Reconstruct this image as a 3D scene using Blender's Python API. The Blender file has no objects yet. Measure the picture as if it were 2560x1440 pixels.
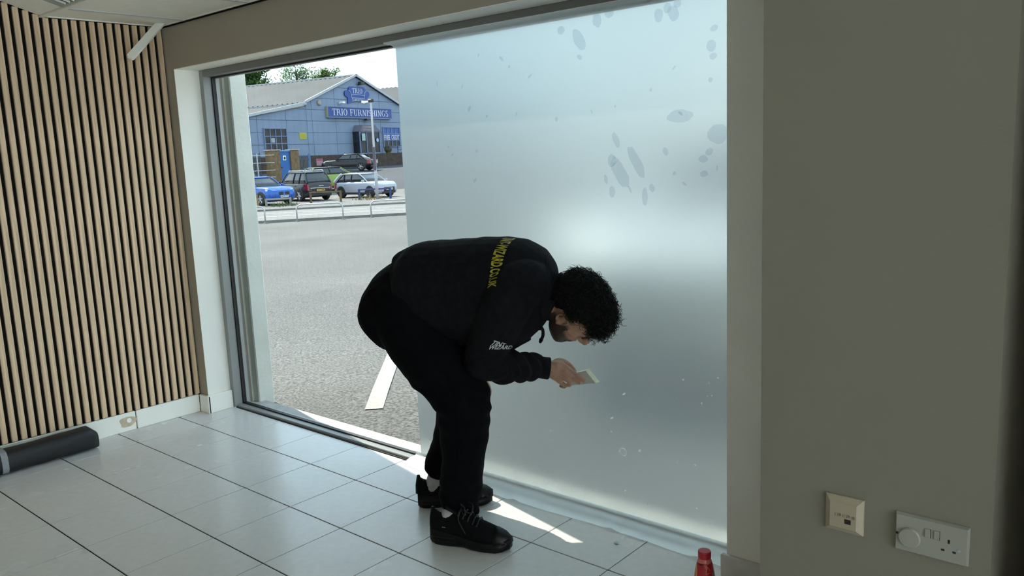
import bpy, bmesh, math, random
from mathutils import Vector, Matrix, noise
from mathutils.bvhtree import BVHTree
random.seed(7)
V = Vector
R = math.radians
PI = math.pi
SC = bpy.context.scene
COL = SC.collection

# ------------------------------------------------------------------ camera
CAM_H = 1.39
FPX = 2061.64
YAW, PITCH, ROLL = R(41.173), R(9.311), R(-2.460)
_f = V((-math.sin(YAW) * math.cos(PITCH), math.cos(YAW) * math.cos(PITCH), -math.sin(PITCH)))
_r0 = V((math.cos(YAW), math.sin(YAW), 0))
_u0 = _r0.cross(_f)
_r = _r0 * math.cos(ROLL) + _u0 * math.sin(ROLL)
_u = _u0 * math.cos(ROLL) - _r0 * math.sin(ROLL)
cam_d = bpy.data.cameras.new('camera')
cam = bpy.data.objects.new('camera', cam_d)
COL.objects.link(cam)
cam_d.sensor_fit = 'HORIZONTAL'
cam_d.sensor_width = 36.0
cam_d.lens = 36.0 * FPX / 2560.0
cam_d.clip_start = 0.05
cam_d.clip_end = 600
cm = Matrix((_r, _u, -_f)).transposed().to_4x4()
cm.translation = V((0, 0, CAM_H))
cam.matrix_world = cm
SC.camera = cam

# ------------------------------------------------------------------ sky
w = bpy.data.worlds.new('world')
SC.world = w
w.use_nodes = True
nt = w.node_tree
nt.nodes.clear()
out = nt.nodes.new('ShaderNodeOutputWorld')
bg = nt.nodes.new('ShaderNodeBackground')
tc = nt.nodes.new('ShaderNodeTexCoord')
mp = nt.nodes.new('ShaderNodeMapping')
mp.inputs['Scale'].default_value = (1.0, 1.0, 2.6)
nz = nt.nodes.new('ShaderNodeTexNoise')
nz.inputs['Scale'].default_value = 2.3
nz.inputs['Detail'].default_value = 7
nz.inputs['Roughness'].default_value = 0.55
rp = nt.nodes.new('ShaderNodeValToRGB')
rp.color_ramp.elements[0].position = 0.36
rp.color_ramp.elements[0].color = (0.52, 0.77, 0.96, 1)
rp.color_ramp.elements[1].position = 0.58
rp.color_ramp.elements[1].color = (0.91, 0.98, 1.0, 1)
nt.links.new(tc.outputs['Generated'], mp.inputs['Vector'])
nt.links.new(mp.outputs['Vector'], nz.inputs['Vector'])
nt.links.new(nz.outputs['Fac'], rp.inputs['Fac'])
sx = nt.nodes.new('ShaderNodeSeparateXYZ')
nt.links.new(tc.outputs['Generated'], sx.inputs['Vector'])
mr = nt.nodes.new('ShaderNodeMapRange')
mr.inputs['From Min'].default_value = 0.08
mr.inputs['From Max'].default_value = 0.62
nt.links.new(sx.outputs['Z'], mr.inputs['Value'])
mxs = nt.nodes.new('ShaderNodeMix')
mxs.data_type = 'RGBA'
mxs.inputs['B'].default_value = (0.41, 0.66, 0.95, 1)
mf = nt.nodes.new('ShaderNodeMath')
mf.operation = 'MULTIPLY'
mf.inputs[1].default_value = 0.66
nt.links.new(mr.outputs['Result'], mf.inputs[0])
nt.links.new(mf.outputs[0], mxs.inputs['Factor'])
nt.links.new(rp.outputs['Color'], mxs.inputs['A'])
nt.links.new(mxs.outputs['Result'], bg.inputs['Color'])
bg.inputs['Strength'].default_value = 1.0
nt.links.new(bg.outputs['Background'], out.inputs['Surface'])

# ------------------------------------------------------------------ sun
SUN_AZ, SUN_EL = R(12.0), R(46.0)
sd = bpy.data.lights.new('sun', 'SUN')
sd.energy = 3.6
sd.angle = R(0.53)
sd.color = (1.0, 0.95, 0.86)
sun = bpy.data.objects.new('sun', sd)
COL.objects.link(sun)
sdir = V((math.cos(SUN_AZ) * math.cos(SUN_EL), -math.sin(SUN_AZ) * math.cos(SUN_EL), -math.sin(SUN_EL)))
sun.rotation_euler = sdir.to_track_quat('-Z', 'Y').to_euler()
sun.location = (-12, 6, 14)

vs = SC.view_settings
SC.display_settings.display_device = 'sRGB'
vs.view_transform = 'Standard'
vs.look = 'None'
vs.exposure = 3.05
vs.gamma = 1.0
vs.use_curve_mapping = False
try:
    SC.cycles.max_bounces = 7
    SC.cycles.diffuse_bounces = 4
    SC.cycles.glossy_bounces = 3
    SC.cycles.transmission_bounces = 5
    SC.cycles.transparent_max_bounces = 10
    SC.cycles.use_adaptive_sampling = True
    SC.cycles.adaptive_threshold = 0.05
    SC.cycles.sample_clamp_indirect = 6.0
    SC.cycles.caustics_reflective = False
    SC.cycles.caustics_refractive = True
    SC.cycles.blur_glossy = 0.6
except Exception:
    pass

# ------------------------------------------------------------------ helpers
def ray(px, py):
    return (_r * ((px - 1280) / FPX) - _u * ((py - 720) / FPX) + _f)
EYE = V((0, 0, CAM_H))
def on_y(px, py, y):
    d = ray(px, py); return EYE + d * (y / d.y)
def on_z(px, py, z):
    d = ray(px, py); return EYE + d * ((z - CAM_H) / d.z)

MATS = {}
def mat(name, col, rough=0.6, metal=0.0, var=0.0, vscale=6.0, bump=0.0, bscale=60.0, spec=0.5, coat=0.0, stretch=(1, 1, 1), col2=None, detail=4):
    if name in MATS:
        return MATS[name]
    m = bpy.data.materials.new(name)
    m.use_nodes = True
    n = m.node_tree
    b = n.nodes['Principled BSDF']
    b.inputs['Roughness'].default_value = rough
    b.inputs['Metallic'].default_value = metal
    b.inputs['Specular IOR Level'].default_value = spec
    b.inputs['Coat Weight'].default_value = coat
    b.inputs['Coat Roughness'].default_value = 0.05
    c2 = col2 if col2 else tuple(max(0, c * (1 - var)) for c in col)
    c1 = col if col2 else tuple(min(1, c * (1 + var)) for c in col)
    t = n.nodes.new('ShaderNodeTexCoord')
    mpp = n.nodes.new('ShaderNodeMapping')
    mpp.inputs['Scale'].default_value = stretch
    n.links.new(t.outputs['Object'], mpp.inputs['Vector'])
    nn = n.nodes.new('ShaderNodeTexNoise')
    nn.inputs['Scale'].default_value = vscale
    nn.inputs['Detail'].default_value = detail
    n.links.new(mpp.outputs['Vector'], nn.inputs['Vector'])
    r = n.nodes.new('ShaderNodeValToRGB')
    r.color_ramp.elements[0].position = 0.35
    r.color_ramp.elements[1].position = 0.65
    r.color_ramp.elements[0].color = (*c2, 1)
    r.color_ramp.elements[1].color = (*c1, 1)
    n.links.new(nn.outputs['Fac'], r.inputs['Fac'])
    n.links.new(r.outputs['Color'], b.inputs['Base Color'])
    if bump:
        nb = n.nodes.new('ShaderNodeTexNoise')
        nb.inputs['Scale'].default_value = bscale
        nb.inputs['Detail'].default_value = 5
        n.links.new(mpp.outputs['Vector'], nb.inputs['Vector'])
        bp = n.nodes.new('ShaderNodeBump')
        bp.inputs['Strength'].default_value = bump
        bp.inputs['Distance'].default_value = 0.01
        n.links.new(nb.outputs['Fac'], bp.inputs['Height'])
        n.links.new(bp.outputs['Normal'], b.inputs['Normal'])
    MATS[name] = m
    return m

def link(name, me, m=None, parent=None, smooth=False):
    o = bpy.data.objects.new(name, me)
    COL.objects.link(o)
    if m is not None and len(me.materials) == 0:
        me.materials.append(m)
    if smooth:
        me.polygons.foreach_set('use_smooth', [True] * len(me.polygons))
    if parent is not None:
        o.parent = parent
        # world-space geometry: undo the root's own placement
        if parent.get('_world'):
            o.matrix_parent_inverse = Matrix.Translation(-V(parent['_world']))
    return o
def ob(name, bm, m=None, parent=None, smooth=False):
    me = bpy.data.meshes.new(name)
    bmesh.ops.recalc_face_normals(bm, faces=bm.faces)
    bm.to_mesh(me)
    bm.free()
    return link(name, me, m, parent, smooth)
def tag(o, label=None, cat=None, group=None, kind=None):
    if label: o['label'] = label
    if cat: o['category'] = cat
    if group: o['group'] = group
    if kind: o['kind'] = kind
    return o
def root(name, loc, label, cat, group=None, world=False, rz=0.0, kind=None):
    o = bpy.data.objects.new(name, None)
    COL.objects.link(o)
    o.location = loc
    o.rotation_euler = (0, 0, rz)
    o.empty_display_size = 0.1
    tag(o, label, cat, group, kind)
    if world:
        o['_world'] = tuple(loc)
    return o
def B():
    return bmesh.new()
def box(bm, x0, x1, y0, y1, z0, z1, bev=0.0, seg=1, mtx=None):
    vs_ = [bm.verts.new((x, y, z)) for x in (x0, x1) for y in (y0, y1) for z in (z0, z1)]
    fs = [(0, 1, 3, 2), (4, 6, 7, 5), (0, 4, 5, 1), (2, 3, 7, 6), (0, 2, 6, 4), (1, 5, 7, 3)]
    faces = [bm.faces.new([vs_[i] for i in f]) for f in fs]
    if bev:
        es = list({e for f in faces for e in f.edges})
        r_ = bmesh.ops.bevel(bm, geom=es, offset=bev, segments=seg, affect='EDGES', profile=0.6)
        vs_ = list({v for f in r_['faces'] for v in f.verts} | {v for v in vs_ if v.is_valid})
    if mtx is not None:
        for v in vs_:
            if v.is_valid:
                v.co = mtx @ v.co
    return vs_
def hexa(bm, p):   # 8 corner points, order as in box: index x*4+y*2+z
    vs_ = [bm.verts.new(q) for q in p]
    for f in [(0, 1, 3, 2), (4, 6, 7, 5), (0, 4, 5, 1), (2, 3, 7, 6), (0, 2, 6, 4), (1, 5, 7, 3)]:
        bm.faces.new([vs_[i] for i in f])
def loft(bm, rings, caps=True, closed=True):
    vr = [[bm.verts.new(p) for p in rg] for rg in rings]
    n = len(rings[0])
    for a, b in zip(vr[:-1], vr[1:]):
        for i in range(n if closed else n - 1):
            j = (i + 1) % n
            bm.faces.new((a[i], a[j], b[j], b[i]))
    if caps:
        bm.faces.new(list(reversed(vr[0])))
        bm.faces.new(vr[-1])
    return vr
def frames(pts):
    ts = []
    for i in range(len(pts)):
        a = pts[max(i - 1, 0)]; b = pts[min(i + 1, len(pts) - 1)]
        ts.append((b - a).normalized())
    ref = V((0, 0, 1)) if abs(ts[0].z) < 0.9 else V((1, 0, 0))
    nn_ = ts[0].cross(ref).normalized()
    res = []
    for t in ts:
        nn_ = (nn_ - t * nn_.dot(t)).normalized()
        res.append((t, nn_, t.cross(nn_)))
    return res
def tube(bm, pts, r, n=8, caps=True, squash=None, rounded=False):
    pts = [V(p) for p in pts]
    rs = r if isinstance(r, (list, tuple)) else [r] * len(pts)
    fr = frames(pts)
    if rounded:   # hemispherical ends
        p0, p1 = pts[0], pts[-1]
        t0, t1 = fr[0][0], fr[-1][0]
        pts = [p0 - t0 * rs[0] * 0.95, p0 - t0 * rs[0] * 0.7] + pts + [p1 + t1 * rs[-1] * 0.7, p1 + t1 * rs[-1] * 0.95]
        rs = [rs[0] * 0.3, rs[0] * 0.72] + list(rs) + [rs[-1] * 0.72, rs[-1] * 0.3]
        fr = [fr[0], fr[0]] + fr + [fr[-1], fr[-1]]
    rings = []
    for p, q, (t, a, b) in zip(pts, rs, fr):
        rings.append([p + (a * math.cos(2 * PI * k / n) + b * math.sin(2 * PI * k / n)) * q for k in range(n)])
    loft(bm, rings, caps)
def smooth_path(pts, k=6):
    pts = [V(p) for p in pts]
    P = [pts[0]] + pts + [pts[-1]]
    out_ = []
    for i in range(1, len(P) - 2):
        for s in range(k):
            t = s / k
            p0, p1, p2, p3 = P[i - 1], P[i], P[i + 1], P[i + 2]
            out_.append(0.5 * ((2 * p1) + (p2 - p0) * t + (2 * p0 - 5 * p1 + 4 * p2 - p3) * t * t + (3 * p1 - p0 - 3 * p2 + p3) * t ** 3))
    out_.append(pts[-1])
    return out_
def lathe(bm, prof, n=24, mtx=None, caps=True):
    rings = []
    for r_, z in prof:
        rg = [V((r_ * math.cos(2 * PI * k / n), r_ * math.sin(2 * PI * k / n), z)) for k in range(n)]
        if mtx is not None:
            rg = [mtx @ p for p in rg]
        rings.append(rg)
    loft(bm, rings, caps)
def ellipsoid(bm, c, ax, n=16, m=10):
    c = V(c); a, b, d = [V(q) for q in ax]
    rings = []
    for i in range(1, m):
        ph = PI * i / m
        rings.append([c + d * -math.cos(ph) + (a * math.cos(2 * PI * k / n) + b * math.sin(2 * PI * k / n)) * math.sin(ph) for k in range(n)])
    vr = loft(bm, rings, caps=False)
    v0 = bm.verts.new(c - d); v1 = bm.verts.new(c + d)
    for k in range(n):
        bm.faces.new((v0, vr[0][(k + 1) % n], vr[0][k]))
        bm.faces.new((v1, vr[-1][k], vr[-1][(k + 1) % n]))
def prism(bm, poly, fn, d0, d1):    # poly of (a, b); fn(a, b, d) -> point
    n = len(poly)
    A = [bm.verts.new(fn(a, b, d0)) for a, b in poly]
    C = [bm.verts.new(fn(a, b, d1)) for a, b in poly]
    bm.faces.new(A); bm.faces.new(list(reversed(C)))
    for i in range(n):
        j = (i + 1) % n
        bm.faces.new((A[i], C[i], C[j], A[j]))
def text_mesh(s, size=1.0, bold=0.0, extrude=0.0, shear=0.0, space=1.0):
    c = bpy.data.curves.new('lettering', 'FONT')
    c.body = s; c.size = size; c.offset = bold; c.extrude = extrude; c.shear = shear; c.space_character = space
    c.resolution_u = 3
    c.fill_mode = 'BOTH'
    o = bpy.data.objects.new('lettering_tmp', c)
    COL.objects.link(o)
    dg = bpy.context.evaluated_depsgraph_get()
    me = bpy.data.meshes.new_from_object(o.evaluated_get(dg))
    bpy.data.objects.remove(o)
    bpy.data.curves.remove(c)
    return me
def map_mesh(me, fn):
    for v in me.vertices:
        v.co = fn(v.co)
    me.update()
    return me
def extent(me):
    xs = [v.co.x for v in me.vertices]; ys = [v.co.y for v in me.vertices]
    return min(xs), max(xs), min(ys), max(ys)
def remesh(bm, voxel, smooth=6, factor=0.5):
    me = bpy.data.meshes.new('tmp')
    bmesh.ops.recalc_face_normals(bm, faces=bm.faces)
    bm.to_mesh(me); bm.free()
    o = bpy.data.objects.new('tmp', me)
    COL.objects.link(o)
    md = o.modifiers.new('r', 'REMESH'); md.mode = 'VOXEL'; md.voxel_size = voxel; md.use_smooth_shade = True
    if smooth:
        s = o.modifiers.new('s', 'SMOOTH'); s.iterations = smooth; s.factor = factor
    dg = bpy.context.evaluated_depsgraph_get()
    res = bpy.data.meshes.new_from_object(o.evaluated_get(dg))
    bpy.data.objects.remove(o); bpy.data.meshes.remove(me)
    return res

# ------------------------------------------------------------------ materials
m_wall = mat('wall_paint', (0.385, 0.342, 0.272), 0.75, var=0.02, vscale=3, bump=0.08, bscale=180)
m_wall_shade = mat('shaded_wall_paint', (0.24, 0.214, 0.166), 0.75, var=0.02, vscale=3, bump=0.08, bscale=180)  # wall paint darkened, the pier's shade is put into the colour
m_white = mat('white_paint', (0.92, 0.90, 0.82), 0.5, var=0.02, vscale=4, bump=0.03, bscale=90)
m_ceil = mat('ceiling_tile_board', (0.93, 0.905, 0.82), 0.85, var=0.02, vscale=20, bump=0.1, bscale=300)
m_tbar = mat('painted_steel_trim', (0.60, 0.61, 0.60), 0.45)
m_slat = mat('oak_veneer', (0.84, 0.615, 0.39), 0.55, vscale=9, stretch=(6, 9, 0.35), col2=(0.57, 0.405, 0.25), bump=0.12, bscale=45)
m_felt = mat('black_felt', (0.008, 0.008, 0.008), 0.95, spec=0.1)
m_tile = mat('floor_tile_glaze', (0.71, 0.695, 0.665), 0.24, var=0.025, vscale=30, bump=0.015, bscale=60)
m_grout = mat('dark_grout', (0.018, 0.018, 0.02), 0.95, spec=0.1)
m_frame = mat('grey_aluminium', (0.30, 0.31, 0.30), 0.45, metal=0.2)
m_gasket = mat('black_rubber', (0.012, 0.012, 0.012), 0.5)
m_render = mat('white_masonry_paint', (0.90, 0.91, 0.82), 0.8, var=0.05, vscale=5, bump=0.2, bscale=40)
m_concrete = mat('pale_concrete', (0.48, 0.46, 0.42), 0.85, var=0.15, vscale=12, bump=0.3, bscale=40)
m_black = mat('black_plastic', (0.012, 0.012, 0.013), 0.4)
m_chrome = mat('bright_metal', (0.75, 0.76, 0.78), 0.18, metal=1.0)
m_galv = mat('galvanised_steel', (0.50, 0.52, 0.53), 0.4, metal=0.7, var=0.1, vscale=20)

def tile_roughness():
    n = m_tile.node_tree
    b = n.nodes['Principled BSDF']
    t = n.nodes.new('ShaderNodeNewGeometry')
    k = n.nodes.new('ShaderNodeTexNoise'); k.inputs['Scale'].default_value = 4.0; k.inputs['Detail'].default_value = 2.5
    r = n.nodes.new('ShaderNodeMapRange')
    r.inputs['From Min'].default_value = 0.15; r.inputs['From Max'].default_value = 0.85
    r.inputs['To Min'].default_value = 0.12; r.inputs['To Max'].default_value = 0.34
    n.links.new(t.outputs['Position'], k.inputs['Vector'])
    n.links.new(k.outputs['Fac'], r.inputs['Value'])
    n.links.new(r.outputs['Result'], b.inputs['Roughness'])
tile_roughness()

def glass_mat():
    m = bpy.data.materials.new('dimming_glass'); m.use_nodes = True
    n = m.node_tree; n.nodes.clear()
    o = n.nodes.new('ShaderNodeOutputMaterial')
    tr = n.nodes.new('ShaderNodeBsdfTransparent'); tr.inputs['Color'].default_value = (0.500, 0.503, 0.490, 1)  # dark tint put into the glass colour to dim the outdoors
    g = n.nodes.new('ShaderNodeBsdfGlossy'); g.inputs['Roughness'].default_value = 0.01
    lw = n.nodes.new('ShaderNodeLayerWeight'); lw.inputs['Blend'].default_value = 0.5
    pw = n.nodes.new('ShaderNodeMath'); pw.operation = 'POWER'; pw.inputs[1].default_value = 5.0
    ma = n.nodes.new('ShaderNodeMath'); ma.operation = 'MULTIPLY_ADD'; ma.inputs[1].default_value = 0.25; ma.inputs[2].default_value = 0.002
    mx = n.nodes.new('ShaderNodeMixShader')
    n.links.new(lw.outputs['Facing'], pw.inputs[0]); n.links.new(pw.outputs[0], ma.inputs[0])
    n.links.new(ma.outputs[0], mx.inputs['Fac'])
    n.links.new(tr.outputs['BSDF'], mx.inputs[1]); n.links.new(g.outputs['BSDF'], mx.inputs[2])
    n.links.new(mx.outputs['Shader'], o.inputs['Surface'])
    return m
m_glass = glass_mat()
def film_mat(name, rough, w_tr, tint, w_ref):
    m = bpy.data.materials.new(name); m.use_nodes = True
    n = m.node_tree; n.nodes.clear()
    o = n.nodes.new('ShaderNodeOutputMaterial')
    rf = n.nodes.new('ShaderNodeBsdfRefraction')
    rf.inputs['Roughness'].default_value = rough; rf.inputs['IOR'].default_value = 1.24
    rf.inputs['Color'].default_value = tuple(c * w_ref for c in tint) + (1,)
    tl = n.nodes.new('ShaderNodeBsdfTranslucent')
    tl.inputs['Color'].default_value = tuple(c * w_tr for c in tint) + (1,)
    ad = n.nodes.new('ShaderNodeAddShader')
    gl = n.nodes.new('ShaderNodeBsdfGlossy'); gl.inputs['Roughness'].default_value = 0.3; gl.inputs['Color'].default_value = (0.04, 0.04, 0.04, 1)
    ad2 = n.nodes.new('ShaderNodeAddShader')
    n.links.new(rf.outputs['BSDF'], ad.inputs[0]); n.links.new(tl.outputs['BSDF'], ad.inputs[1])
    n.links.new(ad.outputs['Shader'], ad2.inputs[0]); n.links.new(gl.outputs['BSDF'], ad2.inputs[1])
    n.links.new(ad2.outputs['Shader'], o.inputs['Surface'])
    return m
m_film = film_mat('frosted_film', 0.64, 0.20, (0.88, 0.975, 0.98), 0.36)
def smooth_refract():
    m = bpy.data.materials.new('film_back_face'); m.use_nodes = True
    n = m.node_tree; n.nodes.clear()
    o = n.nodes.new('ShaderNodeOutputMaterial')
    rf = n.nodes.new('ShaderNodeBsdfRefraction')
    rf.inputs['Roughness'].default_value = 0.0; rf.inputs['IOR'].default_value = 1.24
    n.links.new(rf.outputs['BSDF'], o.inputs['Surface'])
    return m
m_film_back = smooth_refract()
def plastic_sheet(name, col, w_tl, w_tp, w_df):
    m = bpy.data.materials.new(name); m.use_nodes = True
    n = m.node_tree; n.nodes.clear()
    o = n.nodes.new('ShaderNodeOutputMaterial')
    tl = n.nodes.new('ShaderNodeBsdfTranslucent'); tl.inputs['Color'].default_value = tuple(c * w_tl for c in col) + (1,)
    tp = n.nodes.new('ShaderNodeBsdfTransparent'); tp.inputs['Color'].default_value = tuple(c * w_tp for c in col) + (1,)
    df = n.nodes.new('ShaderNodeBsdfDiffuse'); df.inputs['Color'].default_value = tuple(c * w_df for c in col) + (1,)
    gl = n.nodes.new('ShaderNodeBsdfGlossy'); gl.inputs['Roughness'].default_value = 0.15; gl.inputs['Color'].default_value = (0.06, 0.06, 0.06, 1)
    a = n.nodes.new('ShaderNodeAddShader'); b = n.nodes.new('ShaderNodeAddShader'); c = n.nodes.new('ShaderNodeAddShader')
    n.links.new(tl.outputs[0], a.inputs[0]); n.links.new(tp.outputs[0], a.inputs[1])
    n.links.new(a.outputs[0], b.inputs[0]); n.links.new(df.outputs[0], b.inputs[1])
    n.links.new(b.outputs[0], c.inputs[0]); n.links.new(gl.outputs[0], c.inputs[1])
    n.links.new(c.outputs[0], o.inputs['Surface'])
    return m
m_skirt = plastic_sheet('thin_plastic_sheet', (0.90, 0.97, 1.0), 0.45, 0.20, 0.60)
# ================================================================== THE ROOM
XL, YW = -4.40, 2.265                 # panelled wall, inner face of the window wall
OX0, OX1, OZ = -4.31, -1.121, 1.906   # window opening
PX0, PX1, PY = -0.818, -0.317, 1.83   # boxed pier
XR, YB = 6.0, -4.2
XT = 1.7                              # tiles are laid one by one up to here
def ceil_z(y):
    return 2.13 + 0.308 * min(max(1.656 - y, 0), 1.04)

# floor: screed + separate tiles
bm = B(); box(bm, XL - 0.1, XR + 0.1, YB - 0.1, 2.41, -0.06, -0.004)
floor = tag(ob('floor', bm, m_grout), 'pale grey tiled shop floor with dark grout', None, kind='structure')
tile_cache = {}
xs = [XL + 0.002]; x = -1.481 - 0.3333 * 20
while x < XT:
    if x > XL + 0.02: xs.append(x)
    x += 0.3333
xs.append(XT)
ys = [2.409]; y = 2.1185
while y > -2.4:
    ys.append(y); y -= 0.338
ys.append(y)
YT = y
for i in range(len(xs) - 1):
    for j in range(len(ys) - 1):
        sx, sy = xs[i + 1] - xs[i] - 0.0036, ys[j] - ys[j + 1] - 0.0056
        key = (round(sx, 3), round(sy, 3))
        if key not in tile_cache:
            bm = B(); box(bm, -sx / 2, sx / 2, -sy / 2, sy / 2, -0.004, 0.0, bev=0.0008)
            me = bpy.data.meshes.new('tile'); bm.to_mesh(me); bm.free(); me.materials.append(m_tile)
            tile_cache[key] = me
        o = link('tile', tile_cache[key], None, floor)
        o.location = ((xs[i] + xs[i + 1]) / 2, (ys[j] + ys[j + 1]) / 2, random.uniform(-0.0003, 0.0))

bm = B(); box(bm, XT + 0.001, XR, YB, 2.409, -0.004, 0.0); box(bm, XL, XT, YB, YT - 0.001, -0.004, 0.0); ob('tiled_area', bm, m_tile, floor)
# left wall with oak slats
bm = B(); box(bm, XL - 0.25, XL, YB - 0.1, YW + 0.3, -0.06, 2.9)
wl = tag(ob('wall_left', bm, m_felt), 'wall lined with vertical oak slats on black felt', kind='structure')
slat_cache = {}
k = 0
while True:
    y0 = 2.2295 - 0.0432 * k
    if y0 < YB + 0.05: break
    top = round(ceil_z(y0 + 0.028) - 0.003 if y0 > 1.63 else ceil_z(y0 + 0.016) + 0.006, 3)
    if top not in slat_cache:
        bm = B(); box(bm, 0, 0.014, 0.002, 0.0272, 0.104, top, bev=0.0012)
        me = bpy.data.meshes.new('slat'); bm.to_mesh(me); bm.free(); me.materials.append(m_slat)
        slat_cache[top] = me
    o = link('slat', slat_cache[top], None, wl); o.location = (XL, y0, 0)
    k += 1

# window wall, pier, other walls
def wall_box(name, label, boxes, m=None):
    bm = B()
    for b in boxes: box(bm, *b)
    return tag(ob(name, bm, m or m_wall), label, kind='structure')
YO = 2.54
wall_box('wall_front', 'grey painted wall around the shop window', [
    (XL, OX0, YW, YO, -0.06, 3.0), (OX1, XR + 0.2, YW, YO, -0.06, 3.0), (OX0, OX1, YW, YO, OZ, 3.0)])
wall_box('wall_pier', 'grey boxed-out wall pier with sockets', [(PX0, PX1, PY, YW, -0.004, 2.5)], m_wall_shade)
wall_box('wall_blocker', 'unseen wall stub added to shade the side of the pier', [(-0.05, 0.08, 1.74, YW, -0.004, 2.5)], m_wall_shade)  # unseen stub added to keep side light off the pier
wall_box('wall_back', 'grey painted rear wall', [(XL - 0.25, XR + 0.2, YB - 0.2, YB, -0.06, 2.9)])
RB = (-3.9, 2.1, 0.06, 2.40)     # unseen opening added in the side wall for fill daylight
wall_box('wall_right', 'grey painted side wall with an added opening for fill daylight', [
    (XR, XR + 0.2, YB, RB[0], -0.06, 2.9), (XR, XR + 0.2, RB[1], YW, -0.06, 2.9),
    (XR, XR + 0.2, RB[0], RB[1], -0.06, RB[2]), (XR, XR + 0.2, RB[0], RB[1], RB[3], 2.9)])
w2 = tag(root('fill_opening', (XR + 0.1, (RB[0] + RB[1]) / 2, RB[2]), None, None, world=True), 'unseen grey-framed side opening added for fill daylight', kind='structure')
for yy in (RB[0], (RB[0] * 2 + RB[1]) / 3, (RB[0] + RB[1] * 2) / 3, RB[1] - 0.05):
    bm = B(); box(bm, XR + 0.07, XR + 0.13, yy, yy + 0.05, RB[2], RB[3]); ob('mullion', bm, m_frame, w2)
for zz in (RB[2], RB[3] - 0.05):
    bm = B(); box(bm, XR + 0.07, XR + 0.13, RB[0] + 0.05, RB[1] - 0.05, zz, zz + 0.05); ob('frame_rail', bm, m_frame, w2)

# white reveal linings
bm = B(); box(bm, OX0, OX0 + 0.003, YW + 0.0, 2.406, 0.0, OZ)
tag(ob('trim_1', bm, m_white), 'white painted window reveal side', kind='structure')
bm = B(); box(bm, OX0, OX1, YW + 0.0, 2.406, OZ - 0.003, OZ)
tag(ob('trim_2', bm, m_white), 'white painted window reveal head', kind='structure')

bm = B(); box(bm, OX1, PX0 - 0.001, YW - 0.004, YW, 0.0, 2.128)  # white facing added over the wall, bounced light put into its colour
tag(ob('lit_wall_strip', bm, m_white), 'wall strip between the window and the pier, whitened to look lit', kind='structure')
# baseboards
bl = tag(root('baseboard_left', (-4.39, 1.88, 0), None, None, world=True), 'white skirting board under the oak slats', kind='structure')
bm = B(); box(bm, XL, -4.386, YB, 1.8815, 0.0, 0.101, bev=0.003); ob('board', bm, m_white, bl)
bm = B(); box(bm, XL, -4.384, 1.8865, 2.25, 0.0, 0.101, bev=0.003); ob('board', bm, m_white, bl)
bm = B()
c = V((-4.3855, 1.835, 0.052))
ring = [c + V((0, math.cos(a) * 0.044 * (1 + 0.18 * math.sin(3 * a + 1)), math.sin(a) * 0.031 * (1 + 0.12 * math.cos(2 * a)))) for a in [2 * PI * k / 28 for k in range(28)]]
loft(bm, [[p - V((0.001, 0, 0)) for p in ring], ring])
tag(ob('filler_patch', bm, mat('tan_filler', (0.62, 0.50, 0.36), 0.8, var=0.12, vscale=30), bl), 'tan patch of old filler')
bm = B()
lathe(bm, [(0.013, 0), (0.013, 0.0016), (0.010, 0.0022), (0.006, 0.0022), (0.005, 0.001)], 20, Matrix.Translation(c + V((0.0, 0.008, 0.006))) @ Matrix.Rotation(PI / 2, 4, 'Y'))
ob('screw_cap', bm, m_white, bl)
bf = tag(root('baseboard_front', (-4.3, 2.25, 0), None, None, world=True), 'white skirting board at the window reveal corner', kind='structure')
bm = B(); box(bm, -4.3835, -4.287, 2.25, YW, 0, 0.101, bev=0.003); ob('board', bm, m_white, bf)
bm = B(); box(bm, OX0 + 0.003, -4.287, 2.2525, 2.404, 0, 0.104, bev=0.003); ob('board', bm, m_white, bf)
bm = B(); box(bm, -1.138, PX0, 2.247, YW, 0, 0.108, bev=0.004)
tag(ob('baseboard_right', bm, mat('scuffed_white_paint', (0.66, 0.64, 0.60), 0.6, var=0.08, vscale=14, bump=0.1, bscale=60)), 'scuffed white skirting board by the pier', kind='structure')

# ceiling: backing, boards, T-bars, air grille
bm = B()
prof = [(YW, 2.14), (1.656, 2.14), (0.616, 2.46), (YB, 2.46)]
for (ya, za), (yb, zb) in zip(prof[:-1], prof[1:]):
    hexa(bm, [(xx, yy, zz) for xx in (XL, XR) for yy, z_ in ((yb, zb), (ya, za)) for zz in (z_, z_ + 0.06)])
ceiling = tag(ob('ceiling', bm, m_ceil), 'suspended ceiling of white boards', kind='structure')
bars = [-4.12 + 0.6 * i for i in range(10) if -4.12 + 0.6 * i < XR]
edges = [XL + 0.022] + bars + [XR]
S_DIR = V((0, -1, 0.308)).normalized(); S_N = V((0, -0.308, -1)).normalized()
def slope_pt(x_, v_, d_=0.0):   # v along the slope, d below it
    return V((x_, 1.656, 2.14)) + S_DIR * v_ + S_N * d_
def slope_box(bm, x0, x1, v0, v1, d0, d1):
    hexa(bm, [slope_pt(x_, v_, d_) for x_ in (x0, x1) for v_ in (v0, v1) for d_ in (d0, d1)])
for i in range(len(edges) - 1):
    a, b = edges[i] + 0.011, edges[i + 1] - 0.011
    if i == 0: a = edges[0]
    bm = B(); box(bm, a, b, 1.682, YW - 0.022, 2.1335, 2.14, bev=0.001); ob('ceiling_board', bm, m_ceil, ceiling)
    if i != 1:
        bm = B(); slope_box(bm, a, b, 0.004, 1.08, 0.0, 0.006); ob('ceiling_board', bm, m_ceil, ceiling)
    bm = B(); box(bm, a, b, YB + 0.01, 0.60, 2.45, 2.46); ob('ceiling_board', bm, m_ceil, ceiling)
for xb in bars:
    bm = B(); box(bm, xb - 0.012, xb + 0.012, 1.68, YW, 2.129, 2.1345); ob('ceiling_bar', bm, m_tbar, ceiling)
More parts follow.
